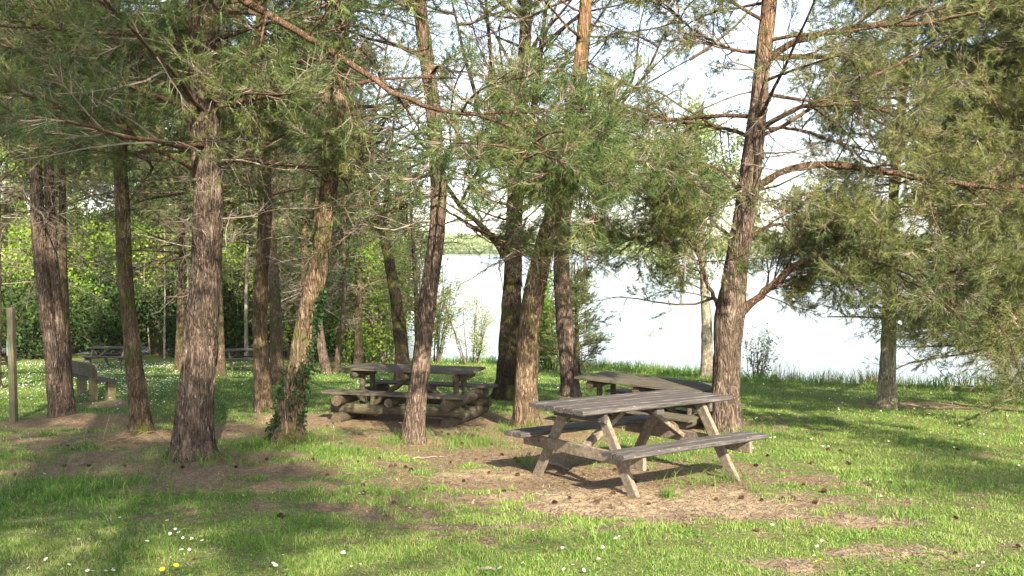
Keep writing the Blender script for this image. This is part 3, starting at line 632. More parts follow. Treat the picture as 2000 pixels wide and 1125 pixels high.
    # background pines filling the wood left of the lake
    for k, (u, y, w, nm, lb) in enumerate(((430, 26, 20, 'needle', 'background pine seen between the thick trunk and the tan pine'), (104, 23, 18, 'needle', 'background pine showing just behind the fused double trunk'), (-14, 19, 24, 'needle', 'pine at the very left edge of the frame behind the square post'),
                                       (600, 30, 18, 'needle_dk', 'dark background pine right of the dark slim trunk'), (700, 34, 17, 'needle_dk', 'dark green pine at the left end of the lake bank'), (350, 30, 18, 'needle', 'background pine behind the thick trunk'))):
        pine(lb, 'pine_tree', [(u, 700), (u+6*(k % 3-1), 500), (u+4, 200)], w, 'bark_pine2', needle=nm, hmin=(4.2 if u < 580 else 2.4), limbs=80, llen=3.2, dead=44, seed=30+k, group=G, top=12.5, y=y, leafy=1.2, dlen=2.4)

def deciduous():
    y7 = base(787, 748)[1]
    A = path_px([(787, 748), (783, 665), (774, 590), (764, 530), (754, 480), (746, 440), (730, 390), (712, 335), (703, 290), (690, 240), (682, 190), (676, 100)], y7, 0, 10)
    broadleaf('dark crooked bare tree with a forked trunk behind the log table', 'bare_tree', 0, 0, 9.5, 30/F*y7/2, 2.6, hmin=.38, path=A, bk='bark_dark', leaf='leaf_pale', leafy=.12, size=.06, seed=50, nb=40, nl=8, lv3=5,
              forks=[([at(750, 430, y7), at(756, 380, y7), at(760, 320, y7), at(768, 250, y7), at(775, 180, y7)], .07), ([at(712, 335, y7), at(722, 260, y7), at(745, 160, y7), at(760, 60, y7)], .055)], twr=.006)
    y9 = base(990, 776)[1]
    B = path_px([(990, 776), (993, 700), (998, 620), (1001, 540), (1004, 440), (1010, 330), (1016, 230), (1022, 120), (1030, 0)], y9, 0, 12)
    q = lambda *p: [at(a, b, y9+c) for a, b, c in p]
    broadleaf('dark leafless tree with fan of rising branches in the centre of the view', 'bare_tree', 0, 0, 12, 50/F*y9/2, 3.0, hmin=.28, path=B, bk='bark_dark', leaf='leaf_pale', leafy=.10, size=.055, seed=51, nb=80, nl=9, lv3=6, twr=.006,
              forks=[(q((995, 512, 0), (975, 480, 0), (940, 440, -.2), (900, 405, -.4), (870, 360, -.6), (850, 300, -.8)), .095),
                     (q((1012, 330, 0), (985, 260, .2), (965, 170, .3), (955, 70, .4), (945, -40, .5)), .075),
                     (q((1014, 300, 0), (1040, 230, -.2), (1052, 150, -.3), (1060, 60, -.5), (1075, -40, -.6)), .08),
                     (q((1010, 280, 0), (930, 190, -.4), (905, 100, -.6), (880, -10, -.8)), .055),
                     (q((1012, 420, 0), (1100, 330, .6), (1180, 240, .9), (1260, 150, 1.2), (1300, 60, 1.4)), .06),
                     (q((1012, 380, 0), (1130, 250, .2), (1220, 190, .2), (1320, 130, .2), (1400, 90, .2)), .05),
                     (q((1005, 470, 0), (1120, 480, .8), (1230, 440, 1.2), (1330, 415, 1.6)), .045)])
    y13 = base(1381, 737)[1]
    Cc = path_px([(1381, 737), (1381, 680), (1380, 610), (1376, 560), (1372, 480), (1370, 400), (1365, 300)], y13, 0, 7.5)
    broadleaf('pale barked tree with light spring leaves between table and big pine', 'pale_tree', 0, 0, 7.4, 25/F*y13/2, 2.2, hmin=.34, path=Cc, bk='bark_pale', leaf='leaf_pale', leafy=1.5, size=.095, seed=52, nb=36, tone=.35, lv3=5)
    # wood on the left
    spots = [(-27, 47, 17, 4.0), (-22.5, 43, 15, 3.6), (-18.5, 46, 18, 4.0), (-15, 43, 14, 3.4), (-24, 55, 20, 4.5), (-12.5, 49, 17, 4), (-16, 56, 20, 4.5), (-9.8, 45, 14, 3.2), (-30, 41, 15, 4), (-20, 60, 21, 5), (-10.5, 58, 18, 4.2), (-33, 52, 20, 5.5), (-26, 50, 19, 5), (-21, 51, 19, 4.6), (-13, 53, 19, 4.6)]
    labs = ['bright spring green tree far left behind the square post', 'leafy tree behind the leaning double trunk', 'tall light green tree behind the far picnic table', 'leafy tree just left of the pinkish trunk', 'tall tree deep in the wood at far left',
            'yellow green tree right of the pinkish trunk', 'tall pale tree deep in the wood behind the thick pine', 'thin leafy tree behind the second far picnic table', 'outermost leafy tree at the left edge', 'deepest tall tree in the left wood', 'tall tree deep in the wood near the lake', 'broad tree at the far left corner of the wood', 'tall tree between the square post and the double trunk, deep in the wood', 'tall tree deep in the wood above the far left picnic table', 'tall tree deep in the wood right of the pinkish trunk']
    for k, ((x, y, h, cr), lb) in enumerate(zip(spots, labs)):
        broadleaf(lb, 'leafy_tree', x, y, h, .13+.01*(k % 4), cr, hmin=.16, leaf='leaf', bk=['bark_dark', 'bark_brown', 'bark_pale'][k % 3], leafy=2.2, size=.17, tone=[.45, .6, .4, .5][k % 4], seed=60+k, nb=40, nl=8, lv3=6, group='leafy trees of the left wood', twr=.014)
    # thin sunlit stems at the wood's edge
    rng = np.random.default_rng(90)
    for k in range(16):
        x = rng.uniform(-18, -8.6); y = 39.5+rng.uniform(0, 4)
        if k == 0: x, y = -12.2, 39.8
        if k == 1: x, y = -14.0, 40.2
        h = rng.uniform(6, 11)
        broadleaf('pale leaning sunlit stem behind the second far picnic table' if k == 0 else ('yellowish stem just right of the thick pine at the wood edge' if k == 1 else 'thin pale stem at the edge of the left wood'), 'sapling', x, y, h, .10 if k < 2 else rng.uniform(.035, .07), 1.6, hmin=.3, leaf='leaf', bk='bark_pale',
                  leafy=.45, size=.14, tone=.7, seed=91+k, nb=14, nl=5, lv3=4, group='thin stems along the wood edge', twr=.012)
    # understory bushes
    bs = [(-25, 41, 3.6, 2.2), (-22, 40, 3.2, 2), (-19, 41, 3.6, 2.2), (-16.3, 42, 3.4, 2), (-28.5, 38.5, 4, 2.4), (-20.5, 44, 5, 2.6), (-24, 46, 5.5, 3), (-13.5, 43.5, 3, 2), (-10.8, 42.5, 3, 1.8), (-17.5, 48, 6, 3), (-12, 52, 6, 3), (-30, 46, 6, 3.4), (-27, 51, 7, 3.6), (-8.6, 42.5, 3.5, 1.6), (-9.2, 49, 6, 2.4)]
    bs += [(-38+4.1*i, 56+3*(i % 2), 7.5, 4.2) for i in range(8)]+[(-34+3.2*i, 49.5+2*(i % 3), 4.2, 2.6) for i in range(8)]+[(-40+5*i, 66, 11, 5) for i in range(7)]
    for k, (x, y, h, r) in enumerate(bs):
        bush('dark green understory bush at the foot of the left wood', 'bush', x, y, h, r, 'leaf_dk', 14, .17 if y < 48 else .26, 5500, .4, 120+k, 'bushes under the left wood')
    # bank shrubs
    bk = [(700, 36, 6.3, 2.1, 'leaf', .14, 8000, .45, 'leafy shrub left of the dark crooked tree on the lake bank'), (640, 37.5, 4.0, 1.9, 'leaf_dk', .14, 4500, .7, 'green shrub behind the two thin leaning pines'),
          (760, 35.6, 5.6, 1.4, 'leaf', .12, 4500, .6, 'shrub right behind the dark crooked tree'), (845, 35.2, 4.4, 1.0, 'leaf_pale', .10, 2600, .4, 'light shrub right of the pine before the log table'),
          (920, 34.6, 2.9, 1.05, 'leaf_pale', .08, 2200, .6, 'airy pale green shrub standing alone against the lake'), (1075, 30.5, 3.9, 1.0, 'leaf', .11, 6500, .35, 'bright green shrub right behind the tan pine'),
          (1478, 22.4, 1.3, .55, 'leaf_dk', .06, 800, .8, 'small twiggy shrub right of the big pine'), (580, 39, 4, 2, 'leaf', .14, 3500, .8, 'sunlit yellow green shrub behind the ivy pine')]
    for k, (u, y, h, r, lf, sz, n_, tn, lb) in enumerate(bk):
        x = (u-1000)/F*y; bush(lb, 'shrub', x, y, h, r, lf, 12, sz, n_, tn, 150+k, 'shrubs on the lake bank')
    # young pine on the bank
    def cone(gl, gt, gn, onstem, rng, by): pass
    pine('young bushy pine on the lake bank behind the reddish trunk', 'young_pine', [(1128, 716), (1126, 640), (1124, 560)], 12, 'bark_dark', needle='needle', hmin=.15, limbs=0, llen=1.2, dead=0, seed=170, top=3.4, y=27, cat='young pine', extra=young)
    pine('dark young pine behind the crooked bare tree at the bank', 'young_pine', [(815, 716), (815, 640), (812, 560)], 12, 'bark_dark', needle='needle_dk', hmin=.5, limbs=0, dead=0, seed=171, top=8.0, y=33, cat='young pine', extra=lambda a, b, c, d, e, f: young(a, b, c, d, e, f, 7.8, 2.2, 1.2, 110))
def young(gl, gt, gn, onstem, rng, by, H=3.3, Lm=1.35, h0=.25, n=120):
    n = int(n*2.0); hq = rng.uniform(h0, H, n); az = rng.uniform(0, 2*PI, n); L = Lm*(1.05-hq/H*.85)*rng.uniform(.6, 1.15, n)
    P = grow(onstem(hq), np.stack([np.cos(az), np.sin(az), .25+0*az], -1), L, 6, .08, .03, rng)
    tubes(gl, P, taper(6, .006+.006*L, .3), 4)
    i2, t2, S2, D2 = kids(P, 7, .25, 1, .3, .9, .6, rng); P2 = grow(S2, D2, rng.uniform(.12, .38, len(S2)), 3, .1, .1, rng)
    tubes(gt, P2, taper(3, np.full(len(P2), .004), .5), 3, rng.uniform(.2, .6, len(P2)))
    needles(gn, P2[:, 1], norm(P2[:, 2]-P2[:, 1]), np.full(len(P2), .16), 22, .09, .013, rng.uniform(.2, .75, len(P2)), rng)
trees()
deciduous()

# ivy on the leaning pine
def ivy():
    y = base(556, 857)[1]; rng = np.random.default_rng(200)
    path = np.array([at(u, v, y) for u, v in [(556, 857), (570, 780), (588, 700), (600, 620), (612, 570)]])
    rr = np.array([60, 46, 42, 40, 38])/F*y/2
    root = empty('ivy', (path[0, 0], path[0, 1], gz(path[0, 0], path[0, 1]))); tag(root, 'dark green ivy climbing the leaning pine trunk', 'ivy'); off = np.array(root.location)
    gs, gl = Geo(), Geo()
    for a0, t0, t1, n in ((-.25, 0, 3.9, 420), (-2.8, 0, 1.6, 120), (.15, 2.6, 4.0, 260), (-1.2, .7, 1.9, 110), (-2.4, 0, .6, 50)):
        t = np.linspace(t0, t1, 30); i = np.minimum(t.astype(int), 3); f = (t-i)[:, None]; c = path[i]*(1-f)+path[i+1]*f; R = np.interp(t, range(5), rr)*1.06
        ang = a0+np.cumsum(rng.normal(0, .05, 30)); P = c+np.stack([np.cos(ang)*R, np.sin(ang)*R, 0*R], -1)
        tubes(gs, P[None], np.full((1, 30), .006), 4)
        k = rng.integers(0, 30, n); A = ang[k]+rng.normal(0, .3, n); rad = R[k]*rng.uniform(1.02, 1.14, n)
        Q = c[k]+np.stack([np.cos(A)*rad, np.sin(A)*rad, rng.normal(0, .05, n)], -1); leaves(gl, Q, .045, .5, rng, .008, 2)
    shift(gs, off).build('stem', M['limb'], root); shift(gl, off).build('leaf_cover', M['ivy'], root)
ivy()

# ------------------------------------------------------------------ furniture
def board(g, c, size, rot=None, rng=RNG, bev=.006, tint=None):
    """a plank: centre c, full size, rotation matrix; chamfered long edges and slightly uneven faces"""
    lx, ly, lz = np.array(size)/2; b = min(bev, ly*.4, lz*.4); K = max(2, int(size[0]/.15))
    prof = np.array([(-ly+b, -lz), (ly-b, -lz), (ly, -lz+b), (ly, lz-b), (ly-b, lz), (-ly+b, lz), (-ly, lz-b), (-ly, -lz+b)])
    xs_ = np.linspace(-lx, lx, K); V = np.zeros((K, 8, 3)); V[..., 0] = xs_[:, None]; V[..., 1] = prof[None, :, 0]; V[..., 2] = prof[None, :, 1]
    V[..., 1] += rng.normal(0, .0012, (K, 1)); V[..., 2] += rng.normal(0, .0012, (K, 1))
    V = V.reshape(-1, 3)
    if rot is not None: V = V@np.array(rot).T
    V = V+np.array(c)
    q = [(k*8+s, k*8+(s+1) % 8, k*8+8+(s+1) % 8, k*8+8+s) for k in range(K-1) for s in range(8)]
    e = []
    for k, fl in ((0, 1), (K-1, 0)):
        b_ = k*8
        for t in ((0, 1, 2, 3), (0, 3, 4, 7), (4, 5, 6, 7)): e.append(tuple(b_+s for s in (t[::-1] if fl else t)))
    g.add(V, [tuple(reversed(f)) for f in q+e])
def rotax(a, b):
    """rotation whose x axis runs from a to b, z as upright as possible"""
    x = norm(np.array(b, float)-np.array(a, float)); y = np.cross([0, 0, 1.], x)
    y = norm(y) if np.linalg.norm(y) > 1e-4 else np.array([0, 1., 0]); z = np.cross(x, y); return np.stack([x, y, z], 1)
def beam(g, a, b, w, h, roll=None):
    a = np.array(a, float); b = np.array(b, float); R = rotax(a, b)
    if roll is not None: # y axis fixed to roll
        x = R[:, 0]; y = norm(np.array(roll, float)-np.dot(roll, x)*x); R = np.stack([x, y, np.cross(x, y)], 1)
    board(g, (a+b)/2, (np.linalg.norm(b-a), w, h), R)
def log(g, a, b, r, rng=RNG):
    K = 9; P = np.linspace(a, b, K)+rng.normal(0, .004, (K, 3)); tubes(g, P[None], (r*(1+rng.normal(0, .02, K)))[None], 16, cap=False)
def logend(g, c, d, r, rng=RNG):
    d = norm(np.array(d, float)); R = rotax([0, 0, 0], d); a = np.arange(16)*PI/8
    ring = np.array(c)+.003*d+(np.cos(a)[:, None]*R[:, 1]+np.sin(a)[:, None]*R[:, 2])*r*.985
    V = np.concatenate([ring, [np.array(c)+.006*d]]); g.add(V, [(i, (i+1) % 16, 16) for i in range(16)])
def place(root, x, y, rz, z=None, tilt=0.0):
    root.location = (x, y, gz(x, y) if z is None else z)
    root.rotation_euler = (Matrix.Rotation(-tilt, 3, 'X')@Matrix.Rotation(rz, 3, 'Z')).to_euler()
def one(name, m, root, fn, bolts=None):
    g = Geo(); fn(g); return g.build(name, m, root)
def picnic_table(L=1.89, BL=1.81):
    r = empty('picnic_table', (0, 0, 0)); rng = random.Random(4)
    def top(g):
        for i in range(6): board(g, ((rng.random()-.5)*.012, -.3125+.125*i, .728+.003*(i%2)), (L, .112, .042), bev=.010)
    one('tabletop', M['table_wood'], r, top)
    for s in (-1, 1):
        def seat(g):
            for i in (0, 1): board(g, ((rng.random()-.5)*.012, s*(.607+.136*i), .422), (BL, .124, .042), bev=.010)
        one('bench_seat', M['table_wood'], r, seat)
        one('cross_board', M['leg_wood'], r, lambda g: (beam(g, (s*.665, -.80, .347), (s*.665, .80, .347), .036, .105), ))
        one('top_cleat', M['table_wood'], r, lambda g: beam(g, (s*.665, -.34, .662), (s*.665, .34, .662), .036, .085))
        for q in (-1, 1):
            one('leg', M['leg_wood'], r, lambda g: beam(g, (s*.622, q*.715, -.07), (s*.622, q*.23, .70), .045, .10, (1, 0, 0)))
        one('brace', M['leg_wood'], r, lambda g: beam(g, (s*.62, 0, .36), (s*.10, 0, .69), .09, .042, (0, 1, 0)))
        def bl(g):
            for q in (-1, 1):
                for k in ((q*.56, .36), (q*.27, .655)): tubes(g, np.array([[(s*.684, k[0], k[1]), (s*.690, k[0], k[1]), (s*.697, k[0], k[1])]]), np.array([[.014, .014, .002]]), 8)
        one('bolts', M['bolt'], r, bl)
    one('centre_cleat', M['table_wood'], r, lambda g: beam(g, (0, -.33, .675), (0, .33, .675), .09, .06))
    return r
t = picnic_table(); tag(t, 'weathered grey plank picnic table with crossed legs, the nearest table, on bare sandy ground', 'picnic table', 'plank picnic tables')
t.location = (1.131, 7.954, CAMZ-2.140); t.rotation_euler = (Matrix.Rotation(-.0521, 3, 'X')@Matrix.Rotation(.633, 3, 'Z')).to_euler()
for (x, y, rz, lb) in ((-15.2, 33, -.12, 'dark picnic table far off on the lawn, seen left of the slim mossy pine'), (-9.6, 31, .62, 'sunlit far picnic table partly hidden behind the straight tan pine'), (-16.9, 27.5, .1, 'picnic table cut off by the left edge, behind the square post')):
    c = copy_tree(t); tag(c, lb); place(c, x, y, rz, None, .05)
def log_table():
    r = empty('log_table', (0, 0, 0)); rng = np.random.default_rng(5); A = .83; W = .80
    def L(name, a, b, rad, ends=True):
        g = Geo(); log(g, a, b, rad, rng); o = g.build(name, M['log_wood'], r, smooth=True)
        d = norm(np.array(b, float)-np.array(a, float))
        for c_, d_ in ((b, d), (a, -d)):
            e = Geo(); logend(e, c_, d_, rad); e.build('log_end', M['log_end'], o)
    for s in (-1, 1):
        L('ground_log', (s*A, -W, .075), (s*A, W, .08), .084)
        L('side_log', (-1.0, s*.58, .205), (1.0, s*.58, .205), .075)
    for x in (-A, -.02, A): L('bench_log', (x, -W, .335), (x, W, .335), (.080 if x < -.5 or x > .5 else .068))
    for x in (-.80, 0, .80): L('top_log', (x, -.34, .655), (x, .34, .655), .058)
    for x in (-.74, .74):
        for q in (-.17, .17): L('post', (x+.0, q, -.02), (x+.0, q, .65), .042)
    L('brace', (-.62, 0, .20), (-.04, 0, .62), .042); L('brace', (.62, 0, .20), (.04, 0, .62), .042)
    def top(g):
        for i in range(4): board(g, (rng.normal(0, .012), -.295+.197*i, .736), (2.03, .188, .034))
    one('tabletop', M['mossy_plank'], r, top)
    for s in (-1, 1):
        def seat(g):
            for i in (0, 1): board(g, (rng.normal(0, .015), s*(.54+.165*i), .436), (2.16, .155, .032))
        one('bench_seat', M['mossy_plank'], r, seat)
    return r
t2 = log_table(); tag(t2, 'rustic mossy log picnic table on brown pine litter behind a pine trunk', 'picnic table', 'log picnic tables'); place(t2, -1.46, 12.75, -math.radians(17), gz(-1.46, 12.75)+.0, .03)
t3 = copy_tree(t2); tag(t3, 'second log picnic table, behind the near plank table and left of the big pine'); place(t3, 1.93, 12.15, -math.radians(42), CAMZ-1.86-.752, .0)
def backed_bench():
    r = empty('park_bench', (0, 0, 0))
    one('backrest', M['mossy_plank'], r, lambda g: board(g, (0, 0, .60), (2.1, .045, .23)))
    def seat(g):
        for i in (0, 1): board(g, (0, .16+.17*i, .405-.01*i), (2.05, .15, .045))
    one('seat', M['table_wood'], r, seat)
    for s in (-1, 1):
        one('back_post', M['yellow_conc'], r, lambda g: beam(g, (s*.78, .0+.075, -.1), (s*.78, .0+.075, .70), .17, .10, (1, 0, 0)))
        one('front_post', M['yellow_conc'], r, lambda g: beam(g, (s*.78, .38, -.1), (s*.78, .38, .37), .17, .14, (1, 0, 0)))
        def bl(g):
            for x in (-.05, .05): tubes(g, np.array([[(s*.78+x, .02, .15), (s*.78+x, .0, .15)]]), np.array([[.014, .010]]), 8)
        one('bolts', M['bolt'], r, bl)
    return r
b = backed_bench(); tag(b, 'low wooden bench with a backrest, behind the leaning double trunk', 'bench'); place(b, -8.15, 16.1, math.radians(-46), None, .03)
x, y = base(27, 824); r = empty('square_post', (x, y, gz(x, y))); tag(r, 'tall square weathered wooden post at the left edge of the lawn', 'post')
one('post', M['post_wood'], r, lambda g: beam(g, (0, 0, -.1), (.0, 0, 1.64), .085, .085, (1, 0, 0)))
one('plate', M['teal'], r, lambda g: board(g, (-.052, .02, 1.06), (.012, .10, .22)))

# ------------------------------------------------------------------ grass and small things on the ground
def frust(n, y0, y1, rng, pw=0):
    y = y0*(y1/y0)**rng.uniform(0, 1, n); x = rng.uniform(-.66, .66, n)*y; return x, y
def blades(g, x, y, h, w, tone, rng, lean=.45):
    n = len(x); z = ground(x, y); S = np.stack([x, y, z-.004], -1); a = rng.uniform(0, 2*PI, n); l = rng.normal(0, lean, (n, 2))
    tip = S+np.stack([l[:, 0]*h, l[:, 1]*h, h], -1); mid = S+np.stack([l[:, 0]*h*.3, l[:, 1]*h*.3, h*.55], -1)
    sd = np.stack([np.cos(a), np.sin(a), 0*a], -1)*(w/2)[:, None]
    V = np.stack([S-sd, S+sd, mid+sd*.8, tip, mid-sd*.8], 1); b_ = np.arange(n)*5
    n0 = g.n
    g.add(V.reshape(-1, 3), np.stack([b_, b_+1, b_+2, b_+4], -1), np.repeat(np.clip(tone, 0, 1), 5))
    g.f[3].append(np.stack([b_+4, b_+2, b_+3], -1)+n0)
TR = []
def grass():
    rng = np.random.default_rng(300); g = Geo()
    x, y = frust(620000, 4.4, 36, rng)
    d = bankdist(x, y); bb = bare(x, y); k = (d < .1) & (rng.uniform(size=len(x)) > bb*1.02-.02); x, y, bb = x[k], y[k], bb[k]
    pat = n2(x, y, .8, 31, 4); clump = n2(x, y, 4.5, 37, 3)
    k = rng.uniform(size=len(x)) < .22+1.1*sstep(.32, .66, clump); x, y, bb, pat, clump = x[k], y[k], bb[k], pat[k], clump[k]
    h = (.012+.020*sstep(.42, .75, clump)+.012*sstep(.5, .8, pat)+.0010*y)*rng.uniform(.5, 1.25, len(x))
    # taller, darker grass round the stems
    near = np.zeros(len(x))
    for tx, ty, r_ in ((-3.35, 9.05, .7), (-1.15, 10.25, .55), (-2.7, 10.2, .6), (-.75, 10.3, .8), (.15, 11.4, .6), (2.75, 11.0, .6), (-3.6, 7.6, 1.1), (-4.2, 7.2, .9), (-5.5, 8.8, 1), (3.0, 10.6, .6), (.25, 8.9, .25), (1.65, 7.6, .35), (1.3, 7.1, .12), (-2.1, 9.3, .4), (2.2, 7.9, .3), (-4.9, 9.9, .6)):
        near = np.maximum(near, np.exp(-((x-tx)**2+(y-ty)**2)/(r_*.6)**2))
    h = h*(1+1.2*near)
    tone = .40+.65*(pat-.5)+.30*bb+rng.normal(0, .12, len(x))-.25*near+.22*sstep(8.5, 4.5, y)+.18*sstep(0, 5, x)*sstep(20, 8, y)-.1*sstep(-1, -4, x)*sstep(5.5, 7, y)  # yellower foreground tone stands in for sunlit grass; higher at right, lower at left
    dry = rng.uniform(size=len(x)) < .20; tone = np.where(dry, .9, tone)
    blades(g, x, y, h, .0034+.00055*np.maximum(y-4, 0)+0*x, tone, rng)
    tag(g.build('grass', M['grass']), 'short green lawn grass thinning out around the bare patches', 'grass', kind='stuff')
    # tussocks in shade
    g = Geo(); C_ = []
    for tx, ty, r_, n in ((-3.5, 8.75, .55, 260), (-3.0, 8.85, .4, 160), (-2.75, 10.1, .45, 240), (-.5, 10.15, .5, 420), (-1.35, 10.05, .3, 160), (-3.8, 7.3, .8, 500), (-3.0, 6.9, .5, 160), (-5.2, 8.6, .9, 420), (-1.9, 9.4, .3, 160), (1.62, 7.7, .3, 110), (1.28, 7.05, .09, 60), (2.0, 7.8, .2, 70), (.12, 8.75, .15, 60), (3.0, 10.8, .4, 260),
                          (-.9, 6.9, .4, 140), (-1.6, 5.6, .3, 110), (2.9, 6.3, .4, 120), (3.6, 7.4, .8, 200), (-2.3, 5.4, .4, 120), (2.05, 7.25, .08, 30), (.05, 11.2, .4, 160), (.7, 5.6, .3, 80)):
        C_.append(np.stack([rng.normal(tx, r_*.5, n), rng.normal(ty, r_*.5, n)], -1))
    P = np.concatenate(C_); x, y = P[:, 0], P[:, 1]; n = len(x)
    blades(g, x, y, rng.uniform(.06, .17, n), .006+0*x, rng.uniform(.1, .8, n), rng, .6)
    tag(g.build('grass_tufts', M['tallgrass']), 'longer tufts of grass round the pine trunks and table legs', 'grass', kind='stuff')
    # bank
    g = Geo(); n = 150000; x = rng.uniform(-12, 24, n); y = rng.uniform(15, 40, n); d = bankdist(x, y); vis = np.abs(x) < .66*y
    k = vis & (d > -1.9) & (d < .7) & (rng.uniform(size=n) < np.exp(-((d+.2)/.9)**2)); x, y, d = x[k], y[k], d[k]; n = len(x)
    hh = (.14+.70*np.clip(n2(x, y, .8, 51)-.25, 0, 1)*np.exp(-((d-.1)/.8)**2))*rng.uniform(.5, 1.2, n)
    blades(g, x, y, hh, .008+.0004*y, .25+.7*n2(x, y, 1, 52)+rng.normal(0, .1, n), rng, .35)
    tag(g.build('bank_grass', M['tallgrass']), 'long bright green grass along the top of the lake bank', 'grass', kind='stuff')
    g = Geo()
    for cx, cy, rx, n, hh in ((6.7, 21.3, .35, 140, .7), (7.4, 20.3, .3, 150, .5), (8.1, 19.7, .3, 200, .5), (8.6, 19.2, .2, 90, .4), (6.1, 24.2, .6, 200, .6), (3.6, 31.2, 1.3, 420, .6), (10.6, 18.4, .5, 260, .5), (5.2, 28, .8, 160, .6)):
        x = rng.normal(cx, rx*.6, n); y = rng.normal(cy, .35, n); blades(g, x, y, hh*rng.uniform(.35, 1.1, n), .007+0*x, rng.uniform(0, .8, n), rng, .2)
    tag(g.build('dry_reeds', M['dry']), 'dry brown reeds and seed heads standing on the lake bank', 'reeds', kind='stuff')
    # litter: needles and bits of bark
    g = Geo(); x, y = frust(130000, 4.4, 18, rng); k = rng.uniform(size=len(x)) < .12+bare(x, y); x, y = x[k], y[k]; n = len(x); z = ground(x, y)+rng.uniform(.002, .012, n)
    a = rng.uniform(0, 2*PI, n); L = rng.uniform(.015, .07, n); w = .0025+.0003*y
    S = np.stack([x, y, z], -1); d = np.stack([np.cos(a)*L, np.sin(a)*L, rng.normal(0, .005, n)], -1); s = np.stack([-np.sin(a)*w, np.cos(a)*w, 0*a], -1)/2
    g.add(np.stack([S-s, S+s, S+s+d, S-s+d], 1), np.arange(4*n).reshape(-1, 4), np.repeat(rng.uniform(0, 1, n)**1.5, 4))
    tag(g.build('needle_litter', M['twig']), 'fallen brown pine needles and bark scraps on the bare soil', 'litter', kind='stuff')
    # ground plants
    g = Geo(); x, y = frust(1500, 4.5, 14, rng); k = bare(x, y) < .4; x, y = x[k], y[k]; S = np.stack([x, y, ground(x, y)+.02], -1)
    k = n2(x, y, 1.2, 61) > .52; leaves(g, S[k], .02, .4, rng, .03, 22)
    tag(g.build('clover', M['tallgrass']), 'low clover and broad leaved weeds in the lawn', 'weeds', kind='stuff')
grass()

